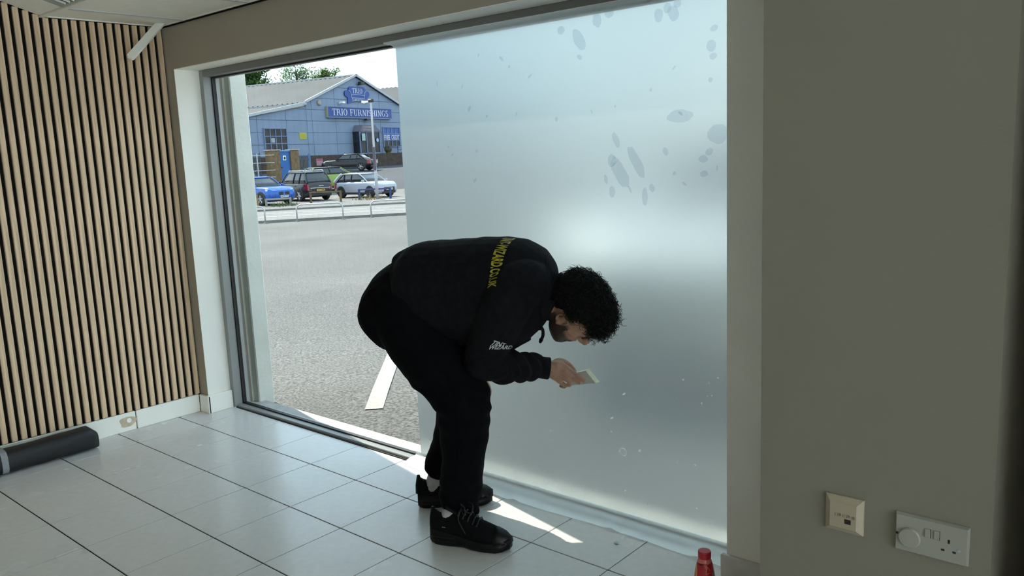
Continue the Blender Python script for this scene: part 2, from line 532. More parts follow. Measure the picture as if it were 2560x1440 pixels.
bm = B(); box(bm, XL + 0.001, XR, 1.657, 1.681, 2.128, 2.14); ob('ceiling_bar', bm, m_white, ceiling)
bm = B(); box(bm, XL + 0.018, XL + 0.03, 1.68, YW, 2.1285, 2.14); ob('ceiling_bar', bm, m_white, ceiling)
bm = B(); box(bm, XL + 0.001, XR, YW - 0.022, YW - 0.001, 2.1285, 2.14); ob('ceiling_bar', bm, m_white, ceiling)
bm = B(); box(bm, XL + 0.001, XR, YW - 0.014, YW - 0.0005, 2.1235, 2.1285); ob('shadow_gap', bm, m_felt, ceiling)

g = root('ceiling_vent', slope_pt(-3.82, 0.3), 'grey louvred ceiling grille in the corner above the oak slats', 'air vent', world=True)
bm = B()
for (x0, x1, v0, v1) in ((-4.10, -4.06, 0.004, 0.6), (-3.57, -3.53, 0.004, 0.6), (-4.06, -3.57, 0.004, 0.014), (-4.06, -3.57, 0.58, 0.6)):
    slope_box(bm, x0, x1, v0, v1, -0.001, 0.010)
ob('frame', bm, mat('grey_green_trim', (0.42, 0.44, 0.41), 0.5), g)
bm = B(); slope_box(bm, -4.06, -3.57, 0.014, 0.58, 0.0, 0.001); ob('back_plate', bm, mat('dark_void', (0.05, 0.048, 0.045), 0.8), g)
for i in range(10):
    xb = -4.035 + i * 0.048
    bm = B(); slope_box(bm, xb, xb + 0.004, 0.014, 0.58, 0.001, 0.011); ob('louvre', bm, m_white, g)

# white strip hanging from the ceiling corner
bm = B()
p0, p1 = V((-4.30, 2.22, 2.142)), V((-4.215, 1.990, 1.938))
t = (p1 - p0).normalized()
side = t.cross(V((0.75, -0.66, 0))).normalized()
nrm = side.cross(t).normalized()
rings = []
L_ = (p1 - p0).length
for s, wd in ((0, 0.019), (L_ - 0.014, 0.019), (L_ - 0.005, 0.0175), (L_, 0.012)):
    c = p0 + t * s
    rings.append([c + side * wd + nrm * 0.006, c + side * (wd - 0.002) + nrm * 0.008, c - side * (wd - 0.002) + nrm * 0.008, c - side * wd + nrm * 0.006, c - side * wd - nrm * 0.008, c + side * wd - nrm * 0.008])
loft(bm, rings)
tag(ob('trunking_strip', bm, m_white), 'white plastic trunking strip hanging at an angle from the ceiling corner', 'trunking')

# ------------------------------------------------------------------ the window
win = tag(root('window_1', (-2.7, 2.43, 0), None, None, world=True), 'large fixed shop window in a slim grey frame', kind='structure')
FY0, FY1, GY = 2.405, 2.455, 2.462
bm = B(); box(bm, OX0 + 0.0, OX0 + 0.037, FY0, FY1, 0.0, OZ - 0.003, bev=0.002); ob('jamb', bm, m_frame, win)
bm = B(); box(bm, OX1 - 0.037, OX1, FY0, FY1, 0.0, OZ - 0.003, bev=0.002); ob('jamb', bm, m_frame, win)
bm = B(); box(bm, OX0 + 0.037, OX1 - 0.037, FY0, FY1, 1.868, OZ - 0.003, bev=0.002); ob('head', bm, mat('dark_grey_aluminium', (0.20, 0.205, 0.195), 0.5, metal=0.1), win)
bm = B(); box(bm, OX0 + 0.037, OX1 - 0.037, FY0 + 0.013, FY1, -0.004, 0.014, bev=0.002); ob('sill_rail', bm, m_frame, win)
bm = B(); box(bm, OX0 + 0.037, OX1 - 0.037, FY0 + 0.004, FY0 + 0.0125, -0.004, 0.003); ob('sealant_strip', bm, m_gasket, win)
bm = B()
for bx in ((OX0 + 0.02, OX0 + 0.046, FY1, 2.4755, 0.0, 1.88), (OX1 - 0.046, OX1 - 0.02, FY1, 2.4755, 0.0, 1.88)):
    box(bm, *bx)
ob('gasket', bm, m_gasket, win)
bm = B(); box(bm, OX0 + 0.046, OX1 - 0.046, FY1, 2.4755, 0.0, 0.021); ob('gasket', bm, m_gasket, win)
bm = B(); box(bm, OX0 + 0.046, OX1 - 0.046, FY1, 2.4755, 1.860, 1.88); ob('gasket', bm, m_gasket, win)
bm = B()
for bx in ((OX0, OX0 + 0.04, 2.4755, 2.50, 0.0, 1.9), (OX1 - 0.04, OX1, 2.4755, 2.50, 0.0, 1.9), (OX0 + 0.04, OX1 - 0.04, 2.4755, 2.50, 1.862, OZ), (OX0 + 0.04, OX1 - 0.04, 2.4755, 2.50, -0.02, 0.012)):
    box(bm, *bx)
ob('outer_frame', bm, mat('weathered_aluminium', (0.50, 0.51, 0.49), 0.5, metal=0.1), win)
bm = B(); box(bm, OX0 + 0.04, OX1 - 0.04, GY, GY + 0.006, 0.015, 1.868); ob('pane', bm, m_glass, win)

# frosted film on the glass
FX0 = -2.757
film = root('window_film', (-1.95, 2.46, 0.02), 'translucent frosted film being smoothed onto the window glass', 'window film', world=True)
bm = B()
pts = []
x0, x1, y0, y1, z0, z1 = FX0, OX1 - 0.05, 2.4602, 2.4612, 0.0215, 1.8595
vv = [bm.verts.new(p) for p in ((x0, y0, z0), (x1, y0, z0), (x1, y0, z1), (x0, y0, z1), (x0, y1, z0), (x1, y1, z0), (x1, y1, z1), (x0, y1, z1))]
f0 = bm.faces.new([vv[i] for i in (0, 1, 2, 3)])
fb = [bm.faces.new([vv[i] for i in q]) for q in ((7, 6, 5, 4), (0, 4, 5, 1), (1, 5, 6, 2), (2, 6, 7, 3), (3, 7, 4, 0))]
for f in fb: f.material_index = 1
o = ob('sheet', bm, None, film)
o.data.materials.append(m_film); o.data.materials.append(m_film_back)

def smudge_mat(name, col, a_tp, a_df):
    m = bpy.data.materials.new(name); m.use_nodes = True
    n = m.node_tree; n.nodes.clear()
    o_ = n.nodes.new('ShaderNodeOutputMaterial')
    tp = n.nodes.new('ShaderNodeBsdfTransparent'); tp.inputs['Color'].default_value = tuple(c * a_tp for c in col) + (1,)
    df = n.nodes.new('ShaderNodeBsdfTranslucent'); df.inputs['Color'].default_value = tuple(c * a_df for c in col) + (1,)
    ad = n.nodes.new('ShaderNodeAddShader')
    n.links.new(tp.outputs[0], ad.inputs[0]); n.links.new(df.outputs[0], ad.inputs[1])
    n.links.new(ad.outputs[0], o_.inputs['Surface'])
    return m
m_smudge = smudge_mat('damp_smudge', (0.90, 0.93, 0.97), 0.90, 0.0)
m_bubble = smudge_mat('water_bubble', (1, 1, 1), 0.72, 0.5)
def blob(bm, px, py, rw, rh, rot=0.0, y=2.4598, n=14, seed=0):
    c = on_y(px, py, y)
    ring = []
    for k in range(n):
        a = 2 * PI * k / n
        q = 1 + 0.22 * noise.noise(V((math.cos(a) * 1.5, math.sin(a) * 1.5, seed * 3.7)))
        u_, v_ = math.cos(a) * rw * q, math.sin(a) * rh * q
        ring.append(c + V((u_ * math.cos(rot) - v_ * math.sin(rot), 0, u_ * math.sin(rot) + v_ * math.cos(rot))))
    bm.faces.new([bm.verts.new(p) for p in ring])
def arc(bm, px, py, r_, a0, a1, wd, y=2.4597):
    c = on_y(px, py, y); prev = None
    for k in range(13):
        a = a0 + (a1 - a0) * k / 12
        q = (bm.verts.new(c + V((math.cos(a) * (r_ - wd), 0, math.sin(a) * (r_ - wd)))), bm.verts.new(c + V((math.cos(a) * (r_ + wd), 0, math.sin(a) * (r_ + wd)))))
        if prev: bm.faces.new((prev[0], prev[1], q[1], q[0]))
        prev = q
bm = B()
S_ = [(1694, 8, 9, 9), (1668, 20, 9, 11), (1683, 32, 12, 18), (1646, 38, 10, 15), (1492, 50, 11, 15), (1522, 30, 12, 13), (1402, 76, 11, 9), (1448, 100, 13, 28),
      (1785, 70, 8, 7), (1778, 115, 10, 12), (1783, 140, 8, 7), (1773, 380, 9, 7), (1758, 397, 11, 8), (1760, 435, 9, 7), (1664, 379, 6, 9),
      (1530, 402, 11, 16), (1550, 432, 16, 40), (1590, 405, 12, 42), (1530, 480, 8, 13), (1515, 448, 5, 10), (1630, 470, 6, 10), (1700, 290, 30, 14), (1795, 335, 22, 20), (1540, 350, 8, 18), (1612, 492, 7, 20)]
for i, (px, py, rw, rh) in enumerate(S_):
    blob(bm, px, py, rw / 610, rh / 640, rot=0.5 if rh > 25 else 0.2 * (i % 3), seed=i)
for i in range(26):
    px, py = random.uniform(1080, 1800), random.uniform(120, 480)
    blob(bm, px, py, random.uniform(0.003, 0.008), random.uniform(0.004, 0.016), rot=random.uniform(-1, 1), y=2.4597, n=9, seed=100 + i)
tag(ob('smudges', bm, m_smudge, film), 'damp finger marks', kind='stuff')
bm = B()
for px, py, r_ in ((1264, 1172, 5), (1366, 1203, 8), (1392, 1213, 6), (1434, 1223, 7), (1558, 1130, 9), (1287, 1180, 4)):
    arc(bm, px, py, r_ / 620, 0, 2 * PI, 0.0013)
for i in range(90):
    px = random.uniform(1230, 1800); py = random.uniform(900, 1160 + (px - 1210) * 0.30)
    blob(bm, px, py, random.uniform(0.0012, 0.004), random.uniform(0.0012, 0.005), rot=random.uniform(-1, 1), y=2.4597, n=7, seed=i)
for px, py in ((1600, 1126), (1420, 955), (1560, 985), (1530, 1045)):
    blob(bm, px, py, 0.009, 0.0035, rot=0.6, y=2.4597, n=9)
tag(ob('bubbles', bm, m_bubble, film), 'tiny trapped water bubbles', kind='stuff')

# loose lower edge of the film folding out over the sill and floor
bm = B()
nx, prof = 120, [(2.4585, 0.034), (2.4565, 0.022), (2.450, 0.0165), (2.436, 0.0158), (2.420, 0.0155), (2.408, 0.011), (2.398, 0.006), (2.382, 0.0035), (2.368, 0.002)]
grid = []
for i in range(nx + 1):
    x_ = FX0 - 0.03 + (OX1 - 0.03 - FX0) * i / nx
    row = []
    for j, (y_, z_) in enumerate(prof):
        f_ = j / (len(prof) - 1)
        wv = noise.noise(V((x_ * 5, y_ * 9, 0))) * 0.010 * f_ ** 1.5
        cr = 0
        for cx in (-2.12, -1.66, -2.42, -1.30):
            cr += 0.010 * math.exp(-((x_ - cx + (y_ - 2.4) * 0.8) / 0.022) ** 2) * max(0, f_ - 0.25)
        yy = y_ + (0.014 * noise.noise(V((x_ * 2.1, 3, 0))) - 0.012) * f_ * f_
        row.append(bm.verts.new((x_, yy, max(z_ + abs(wv) + cr, 0.0012 if yy < 2.41 else 0.0152))))
    grid.append(row)
for i in range(nx):
    for j in range(len(prof) - 1):
        bm.faces.new((grid[i][j], grid[i + 1][j], grid[i + 1][j + 1], grid[i][j + 1]))
ob('loose_hem', bm, m_skirt, film, smooth=True)
# overlap strip along the head of the frame
bm = B()
grid = []
for i in range(81):
    x_ = FX0 - 0.01 + (OX1 - 0.05 - FX0) * i / 80
    row = []
    for j, (y_, z_) in enumerate([(2.4590, 1.852), (2.4535, 1.862), (2.445, 1.8655), (2.425, 1.8660), (2.4030, 1.8672), (2.4025, 1.874)]):
        q = 0.002 * noise.noise(V((x_ * 9, j, 1))) if 0 < j < 4 else 0
        row.append(bm.verts.new((x_, y_ - (0.0012 if j > 3 else 0), z_ - abs(q) - (0.0008 if 1 <= j <= 3 else 0))))
    grid.append(row)
for i in range(80):
    for j in range(5):
        bm.faces.new((grid[i][j], grid[i + 1][j], grid[i + 1][j + 1], grid[i][j + 1]))
ob('top_hem', bm, m_skirt, film, smooth=True)

# ------------------------------------------------------------------ sockets on the pier
m_cream = mat('cream_plastic', (0.42, 0.345, 0.245), 0.45, var=0.03)
m_sock = mat('white_plastic', (0.35, 0.335, 0.285), 0.4, var=0.02)
def plate(bm, x0, x1, z0, z1, d, slope):
    y1 = PY
    r0 = [(x0, y1, z0), (x1, y1, z0), (x1, y1, z1), (x0, y1, z1)]
    r1 = [(x, y1 - d * 0.35, z) for x, _, z in r0]
    s = slope
    r2 = [(x0 + s, y1 - d, z0 + s), (x1 - s, y1 - d, z0 + s), (x1 - s, y1 - d, z1 - s), (x0 + s, y1 - d, z1 - s)]
    loft(bm, [[V(p) for p in r] for r in (r0, r1, r2)])
sk = root('data_socket', (-0.6135, PY, 0.497), 'cream square data socket with one open port on the grey pier', 'wall socket', world=True)
bm = B(); plate(bm, -0.656, -0.571, 0.497, 0.583, 0.016, 0.013); ob('faceplate', bm, m_cream, sk)
yf = PY - 0.016
bm = B(); box(bm, -0.6095, -0.5955, yf - 0.0006, yf + 0.002, 0.5225, 0.5335); ob('port', bm, m_black, sk)
bm = B(); box(bm, -0.632, -0.618, yf - 0.0008, yf + 0.002, 0.5225, 0.5345); ob('shutter', bm, m_cream, sk)
for x_ in (-0.636, -0.590):
    bm = B(); lathe(bm, [(0.0035, 0), (0.0035, 0.0012), (0.002, 0.0016)], 12, Matrix.Translation((x_ if x_ > -0.6 else -0.643, yf + (0.0 if x_ > -0.6 else 0.004), 0.54)) @ Matrix.Rotation(PI / 2, 4, 'X'))
    ob('screw', bm, mat('brass_screw', (0.35, 0.28, 0.16), 0.4, metal=0.8), sk)
for x_, s_ in ((-0.632, '( 28 ('), (-0.612, '( 29')):
    me = text_mesh(s_, 0.009); map_mesh(me, lambda c_, x_=x_: V((x_ + c_.x, yf - 0.0003, 0.5385 + c_.y)))
    link('lettering', me, m_black, sk)
sk = root('twin_socket', (-0.43, PY, 0.491), 'white double socket with a round plug cover on the grey pier', 'wall socket', world=True)
bm = B(); plate(bm, -0.5025, -0.357, 0.491, 0.577, 0.011, 0.003); ob('faceplate', bm, m_sock, sk)
yf = PY - 0.011
bm = B(); lathe(bm, [(0.0225, 0), (0.0225, 0.004), (0.0205, 0.0065), (0.006, 0.007)], 32, Matrix.Translation((-0.4715, yf, 0.5265)) @ Matrix.Rotation(PI / 2, 4, 'X'))
tag(ob('round_cover', bm, m_sock, sk), 'round plug-in cover')
for x_ in (-0.4415, -0.4235):
    bm = B(); box(bm, x_, x_ + 0.0105, yf - 0.0028, yf, 0.537, 0.5565, bev=0.0008); ob('rocker_switch', bm, m_sock, sk)
    bm = B(); box(bm, x_ + 0.0108, x_ + 0.0116, yf - 0.0010, yf, 0.5365, 0.557); ob('switch_gap', bm, m_black, sk)
for x_, z_, wx, wz in ((-0.3945, 0.5345, 0.0045, 0.0085), (-0.4055, 0.5155, 0.0065, 0.0042), (-0.3835, 0.5155, 0.0065, 0.0042)):
    bm = B(); box(bm, x_ - wx / 2, x_ + wx / 2, yf - 0.0005, yf + 0.001, z_, z_ + wz); ob('pin_slot', bm, m_black, sk)
bm = B(); lathe(bm, [(0.0035, 0), (0.0035, 0.0010), (0.002, 0.0014)], 12, Matrix.Translation((-0.3745, yf, 0.524)) @ Matrix.Rotation(PI / 2, 4, 'X')); ob('screw', bm, m_galv, sk)
bm = B(); lathe(bm, [(0.0028, 0), (0.0028, 0.0008)], 10, Matrix.Translation((-0.4975, yf, 0.531)) @ Matrix.Rotation(PI / 2, 4, 'X')); ob('screw', bm, m_black, sk)

# ------------------------------------------------------------------ drink bottle
bt = root('drink_bottle', (-1.080, 2.036, 0.0), 'red plastic drink bottle with red cap standing by the pier', 'bottle')
m_red = mat('red_shrink_label', (0.55, 0.012, 0.025), 0.3, var=0.05, coat=0.4)
m_pet = mat('orange_drink', (0.80, 0.20, 0.16), 0.15, coat=0.6)
bm = B(); lathe(bm, [(0.026, 0), (0.031, 0.004), (0.032, 0.02), (0.0305, 0.035), (0.0325, 0.06), (0.033, 0.10), (0.0315, 0.13), (0.0280, 0.160), (0.0235, 0.183), (0.0205, 0.1935)], 36)
ob('label_sleeve', bm, m_red, bt, smooth=True)
bm = B(); lathe(bm, [(0.0215, 0.1905), (0.0205, 0.1950), (0.0178, 0.200), (0.0172, 0.204)], 32); ob('neck', bm, m_pet, bt, smooth=True)
bm = B(); lathe(bm, [(0.0222, 0.1868), (0.0212, 0.1912), (0.0206, 0.1944)], 32, caps=False); ob('neck_band', bm, mat('grey_print', (0.42, 0.38, 0.37), 0.4), bt, smooth=True)
bm = B()
prof = [(0.0183, 0.2025), (0.0187, 0.204), (0.0187, 0.2065), (0.0181, 0.2068), (0.0181, 0.2075), (0.0187, 0.2078), (0.0187, 0.2205), (0.0176, 0.2235), (0.013, 0.2240), (0.001, 0.2240)]
lathe(bm, prof, 40); ob('cap', bm, mat('red_cap_plastic', (0.60, 0.02, 0.04), 0.42), bt, smooth=False)
def on_bottle(me, ang0, z0):
    def prof_r(z): 
        P = [(0.10, 0.033), (0.13, 0.0315), (0.16, 0.028), (0.183, 0.0235), (0.1935, 0.0205)]
        for (za, ra), (zb, rb) in zip(P[:-1], P[1:]):
            if za <= z <= zb: return ra + (rb - ra) * (z - za) / (zb - za)
        return 0.033
    def fn(c_):
        z = z0 + c_.y; r_ = prof_r(z) + 0.0006; a = ang0 + c_.x / r_
        return V((r_ * math.cos(a), r_ * math.sin(a), z))
    return map_mesh(me, fn)
A_CAM = math.atan2(-2.036, 1.080)
bm = B()
for a, b in (((-0.006, 0), (0.0, 0.016)), ((0.0, 0.016), (0.008, 0.004)), ((-0.008, -0.004), (0.009, -0.002))):
    tube(bm, [(a[0], a[1], 0), ((a[0] + b[0]) / 2, (a[1] + b[1]) / 2, 0), (b[0], b[1], 0)], 0.0012, 5)
me = bpy.data.meshes.new('emblem'); bm.to_mesh(me); bm.free()
link('emblem', on_bottle(me, A_CAM + 0.35, 0.168), mat('orange_print', (0.85, 0.22, 0.03), 0.4), bt)
bm = B()
for q in range(2):
    tube(bm, [(0, -0.06 + q * 0.01, 0), (0.004, -0.03, 0), (0.003 - q * 0.004, 0.0, 0), (-0.003, 0.02, 0)], 0.0016, 5)
me = bpy.data.meshes.new('print_swoosh'); bm.to_mesh(me); bm.free()
link('print_swoosh', on_bottle(me, A_CAM - 1.0, 0.162), mat('gold_print', (0.75, 0.42, 0.08), 0.4), bt)
me = text_mesh('ENERGY', 0.0055, bold=0.0002); link('lettering', on_bottle(me, A_CAM - 1.0, 0.1868), m_black, bt)
bm = B(); box(bm, -0.006, 0.006, -0.03, -0.014, -0.0004, 0.0004); box(bm, -0.004, 0.006, -0.010, 0.012, -0.0004, 0.0004)
me = bpy.data.meshes.new('info_print'); bm.to_mesh(me); bm.free()
link('info_print', on_bottle(me, A_CAM + 0.98, 0.152), mat('grey_print', (0.42, 0.38, 0.37), 0.4), bt)

# ------------------------------------------------------------------ long black bag by the skirting
bag = root('equipment_bag', (-4.30, 1.0, 0), 'long black fabric tube bag with a grey strap lying along the skirting', 'bag', world=True)
m_nylon = mat('black_nylon', (0.008, 0.009, 0.010), 0.55, var=0.25, vscale=12, bump=0.25, bscale=30)
bm = B()
rings = []
for i in range(40):
    s = i / 39
    y_ = 1.622 - 1.25 * s
    e = min(1.0, (s / 0.018) ** 0.5 * 0.42 + 0.58) if s < 0.018 else 1.0
    if s < 0.001: e = 0.72
    if s > 0.985: e = 0.75
    x_ = -4.276 - 0.0 * s - 0.012 * s
    hw, hh = 0.056 * e, (0.056 - 0.006 * s) * e
    rg = []
    for k in range(28):
        a = 2 * PI * k / 28
        ca, sa = math.cos(a), math.sin(a)
        q = (abs(ca) ** 3.2 + abs(sa) ** 3.2) ** (-1 / 3.2)
        wob = 1 + 0.05 * noise.noise(V((ca * 1.4, sa * 1.4, s * 14))) - (0.06 * max(0, math.cos(a - 0.4)) * math.exp(-((s - 0.03) / 0.03) ** 2))
        z_ = 0.001 + hh + 0.004 * (1 - s) + hh * sa * q * wob
        rg.append(V((x_ + hw * ca * q * wob, y_, max(0.001, z_))))
    rings.append(rg)
loft(bm, rings)
ob('tube_body', bm, m_nylon, bag, smooth=True)
def ring_at(y_, hw, hh, x_):
    return [V((x_ + hw * math.cos(a) * (abs(math.cos(a)) ** 3.2 + abs(math.sin(a)) ** 3.2) ** (-1 / 3.2), y_, max(0.0012, 0.003 + hh + hh * math.sin(a) * (abs(math.cos(a)) ** 3.2 + abs(math.sin(a)) ** 3.2) ** (-1 / 3.2)))) for a in [2 * PI * k / 28 for k in range(28)]]
bm = B(); loft(bm, [ring_at(1.205, 0.060, 0.057, -4.279), ring_at(1.178, 0.060, 0.057, -4.2795)], caps=True)
ob('strap', bm, mat('grey_webbing', (0.27, 0.28, 0.29), 0.7, var=0.08, vscale=80), bag)

# scrap of film on the tiles
bm = B(); vs_ = [bm.verts.new(p) for p in ((-1.575, 2.292, 0.0012), (-1.556, 2.281, 0.004), (-1.548, 2.290, 0.0012), (-1.562, 2.299, 0.0035))]
bm.faces.new(vs_)
tag(ob('film_scrap', bm, mat('crumpled_plastic', (0.45, 0.47, 0.55), 0.2)), 'tiny crumpled scrap of plastic lying on the tiles', 'scrap')
# ================================================================== OUTSIDE
def gz(x, y):      # ground height: falls gently away from the shop, climbs again to the store
    c = -0.8 * x + 0.6 * y
    P = [(-200, -0.02), (5, -0.02), (28, -0.56), (43, -0.95), (54, -0.97), (60, -0.5), (72, 0.36), (85, 0.55), (400, 0.55)]
    for (a, za), (b, zb) in zip(P[:-1], P[1:]):
        if a <= c <= b: return za + (zb - za) * (c - a) / (b - a)
    return 0.55
GN, GW = V((-0.8, 0.6, 0)), V((0.6, 0.8, 0))     # across the road, along the road
def gp(c, w_, dz=0.0):
    p = GN * c + GW * w_
    return V((p.x, p.y, gz(p.x, p.y) + dz))
def strip(name, cs, w0, w1, m, label, dz=0.0, nw=2):
    bm = B()
    rows = [[bm.verts.new(gp(c, w0 + (w1 - w0) * i / nw, dz)) for i in range(nw + 1)] for c in cs]
    for a, b in zip(rows[:-1], rows[1:]):
        for i in range(nw): bm.faces.new((a[i], a[i + 1], b[i + 1], b[i]))
    return tag(ob(name, bm, m), label, kind='structure')
def asphalt(name, c1, c2, sc, fine):
    m = mat(name, c1, 0.9, col2=c2, vscale=sc, bump=0.5, bscale=fine)
    n = m.node_tree
    b = n.nodes['Principled BSDF']; b.inputs['Specular IOR Level'].default_value = 0.3
    old = b.inputs['Base Color'].links[0].from_socket
    k = n.nodes.new('ShaderNodeTexNoise'); k.inputs['Scale'].default_value = fine * 1.3; k.inputs['Detail'].default_value = 3
    t = n.nodes.new('ShaderNodeTexCoord'); n.links.new(t.outputs['Object'], k.inputs['Vector'])
    r = n.nodes.new('ShaderNodeMapRange'); r.inputs['From Min'].default_value = 0.36; r.inputs['From Max'].default_value = 0.64
    r.inputs['To Min'].default_value = 0.45; r.inputs['To Max'].default_value = 1.55
    n.links.new(k.outputs['Fac'], r.inputs['Value'])
    mx = n.nodes.new('ShaderNodeMix'); mx.data_type = 'RGBA'; mx.blend_type = 'MULTIPLY'; mx.inputs['Factor'].default_value = 1.0
    n.links.new(old, mx.inputs['A']); n.links.new(r.outputs['Result'], mx.inputs['B'])
    n.links.new(mx.outputs['Result'], b.inputs['Base Color'])
    return m
m_asph = asphalt('worn_asphalt', (0.135, 0.135, 0.128), (0.108, 0.108, 0.104), 0.5, 55)
m_road = asphalt('pale_road_surface', (0.20, 0.197, 0.19), (0.165, 0.165, 0.16), 0.3, 20)
m_park = asphalt('car_park_surface', (0.19, 0.18, 0.17), (0.15, 0.145, 0.14), 0.2, 14)
m_dark_road = asphalt('dark_road_surface', (0.07, 0.073, 0.082), (0.058, 0.062, 0.07), 0.2, 14)
m_kerb = mat('kerb_stone', (0.20, 0.195, 0.18), 0.9, var=0.15, vscale=3)
m_line = mat('worn_white_paint', (0.36, 0.34, 0.31), 0.8, var=0.12, vscale=25, bump=0.2, bscale=60)

# forecourt directly outside (sill strip, asphalt), road, far car park, rising drive
bm = B(); box(bm, -12, 14, YO - 0.04, 2.60, -0.06, -0.004, bev=0.004)
tag(ob('trim_3', bm, m_concrete), 'pale concrete threshold strip outside the glass', kind='structure')
bm = B()
ys_ = [2.55, 3.2, 4.5, 7, 12, 25, 60]
rows = []
def line_pt(t_, c_):  # point on the line of constant c
    p = GN * c_ + GW * t_
    return p
near = [(x_, 2.6) for x_ in (-40, -12, -6, -3, 0, 8, 30)]
far = [line_pt(t_, 28.6) for t_ in (-40, -16, -9, -3, 6, 22, 60)]
for k_ in range(9):
    f_ = (k_ / 8) ** 1.6
    row = []
    for (xa, ya), q in zip(near, far):
        x_, y_ = xa + (q.x - xa) * f_, ya + (q.y - ya) * f_
        row.append(bm.verts.new((x_, y_, gz(x_, y_))))
    rows.append(row)
for a, b in zip(rows[:-1], rows[1:]):
    for i in range(len(near) - 1): bm.faces.new((a[i], a[i + 1], b[i + 1], b[i]))
tag(ob('ground_forecourt', bm, m_asph), 'worn grey asphalt forecourt outside the window', kind='structure')
strip('pavement', [28.6, 31.5], -60, 90, m_road, 'pale footway beyond the hoop barriers')
strip('road', [31.5, 42.0], -60, 90, m_road, 'pale sunlit road')
strip('ground_car_park', [42.25, 43, 54, 56.5], -60, 90, m_park, 'sunlit customer car park surface', dz=0.06)
strip('ground_drive', [56.5, 60, 72, 85, 400], -200, 300, m_dark_road, 'dark tarmac drive climbing to the store', dz=0.06)
bm = B()
for c0, c1 in ((28.5, 28.65), (42.0, 42.25)):
    n_ = 10
    for i in range(n_):
        a, b = -60 + 15 * i, -60 + 15 * (i + 1)
        hexa(bm, [gp(c_, w_, dz) for c_ in (c0, c1) for w_ in (a, b) for dz in (-0.2, 0.09)])
tag(ob('kerb', bm, m_kerb), 'long low stone kerbs edging the road', kind='structure')
bm = B()
for c_ in (33.8, 37.5):
    a, b = gp(c_, -60, 0.006), gp(c_, 90, 0.006); d_ = GN * 0.35
    bm.faces.new([bm.verts.new(p) for p in (a, b, b + d_, a + d_)])
tag(ob('road_line', bm, mat('dull_line_paint', (0.27, 0.27, 0.26), 0.8)), 'faded painted lines along the road', kind='structure')

# worn bay line close to the window
bm = B()
p0, p1 = V((-3.60, 2.875, 0)), V((-6.2, 5.55, 0))
d_ = (p1 - p0).normalized(); q_ = V((-d_.y, d_.x, 0))
vl = []
for i in range(31):
    s = i / 30
    c = p0.lerp(p1, s)
    h1 = 0.052 + 0.006 * noise.noise(V((s * 30, 0, 0))); h2 = 0.052 + 0.006 * noise.noise(V((s * 30, 5, 0)))
    vl.append([bm.verts.new(V((*(c + q_ * h1).xy, gz(c.x, c.y) + 0.004))), bm.verts.new(V((*(c - q_ * h2).xy, gz(c.x, c.y) + 0.004)))])
for a, b in zip(vl[:-1], vl[1:]): bm.faces.new((a[0], a[1], b[1], b[0]))
tag(ob('bay_line', bm, m_line), 'worn white parking bay line painted on the asphalt', 'road marking')

# masonry pilasters of the shop front
bm = B()
box(bm, -5.2, -4.262, 2.556, 2.662, -0.06, 3.4, bev=0.006)
box(bm, -5.2, -4.31, YO, 2.558, -0.06, 3.4)
tag(ob('wall_pilaster', bm, m_render), 'white painted masonry pilaster outside the glass', kind='structure')
bm = B(); box(bm, -1.08, -0.2, YO, 2.66, -0.06, 3.4, bev=0.006)
tag(ob('wall_pilaster_far', bm, m_render), 'white painted masonry pilaster at the other end of the window', kind='structure')

# ------------------------------------------------------------------ hoop barriers at the forecourt edge
def hoop(a, b, label, h=0.56, r_=0.024, m=m_galv):
    a, b = V((*a, 0)), V((*b, 0))
    za, zb = gz(a.x, a.y), gz(b.x, b.y)
    o = root('hoop_barrier', (a.x, a.y, za), label, 'barrier', 'hoop barriers along the forecourt edge', world=True)
    d = (b - a).normalized()
    pts = [V((a.x, a.y, za - 0.1)), V((a.x, a.y, za + h - 0.16))]
    for k_ in range(1, 6):
        t_ = PI / 2 * k_ / 5
        pts.append(V((a.x, a.y, za + h - 0.16)) + d * 0.16 * (1 - math.cos(t_)) + V((0, 0, 0.16 * math.sin(t_))))
    for k_ in range(6):
        t_ = PI / 2 * k_ / 5
        pts.append(V((b.x, b.y, zb + h - 0.16)) - d * 0.16 * (1 - math.sin(t_)) + V((0, 0, 0.16 * math.cos(t_))))
    pts.append(V((b.x, b.y, zb - 0.1)))
    bm = B(); tube(bm, pts, r_, 8); ob('rail', bm, m, o, smooth=True)
    for q in (a, b):
        bm = B(); lathe(bm, [(0.07, 0), (0.07, 0.02), (0.03, 0.03)], 12, Matrix.Translation((q.x, q.y, gz(q.x, q.y))))
        ob('base_collar', bm, m_kerb, o)
hoop((-25.0, 14.1), (-23.93, 15.19), 'galvanised hoop barrier partly hidden by the white pilaster')
hoop((-23.24, 15.95), (-22.19, 17.03), 'galvanised hoop barrier standing alone in the middle of the forecourt edge')
hoop((-21.62, 17.75), (-20.55, 18.85), 'galvanised hoop barrier running behind the edge of the frosted film')

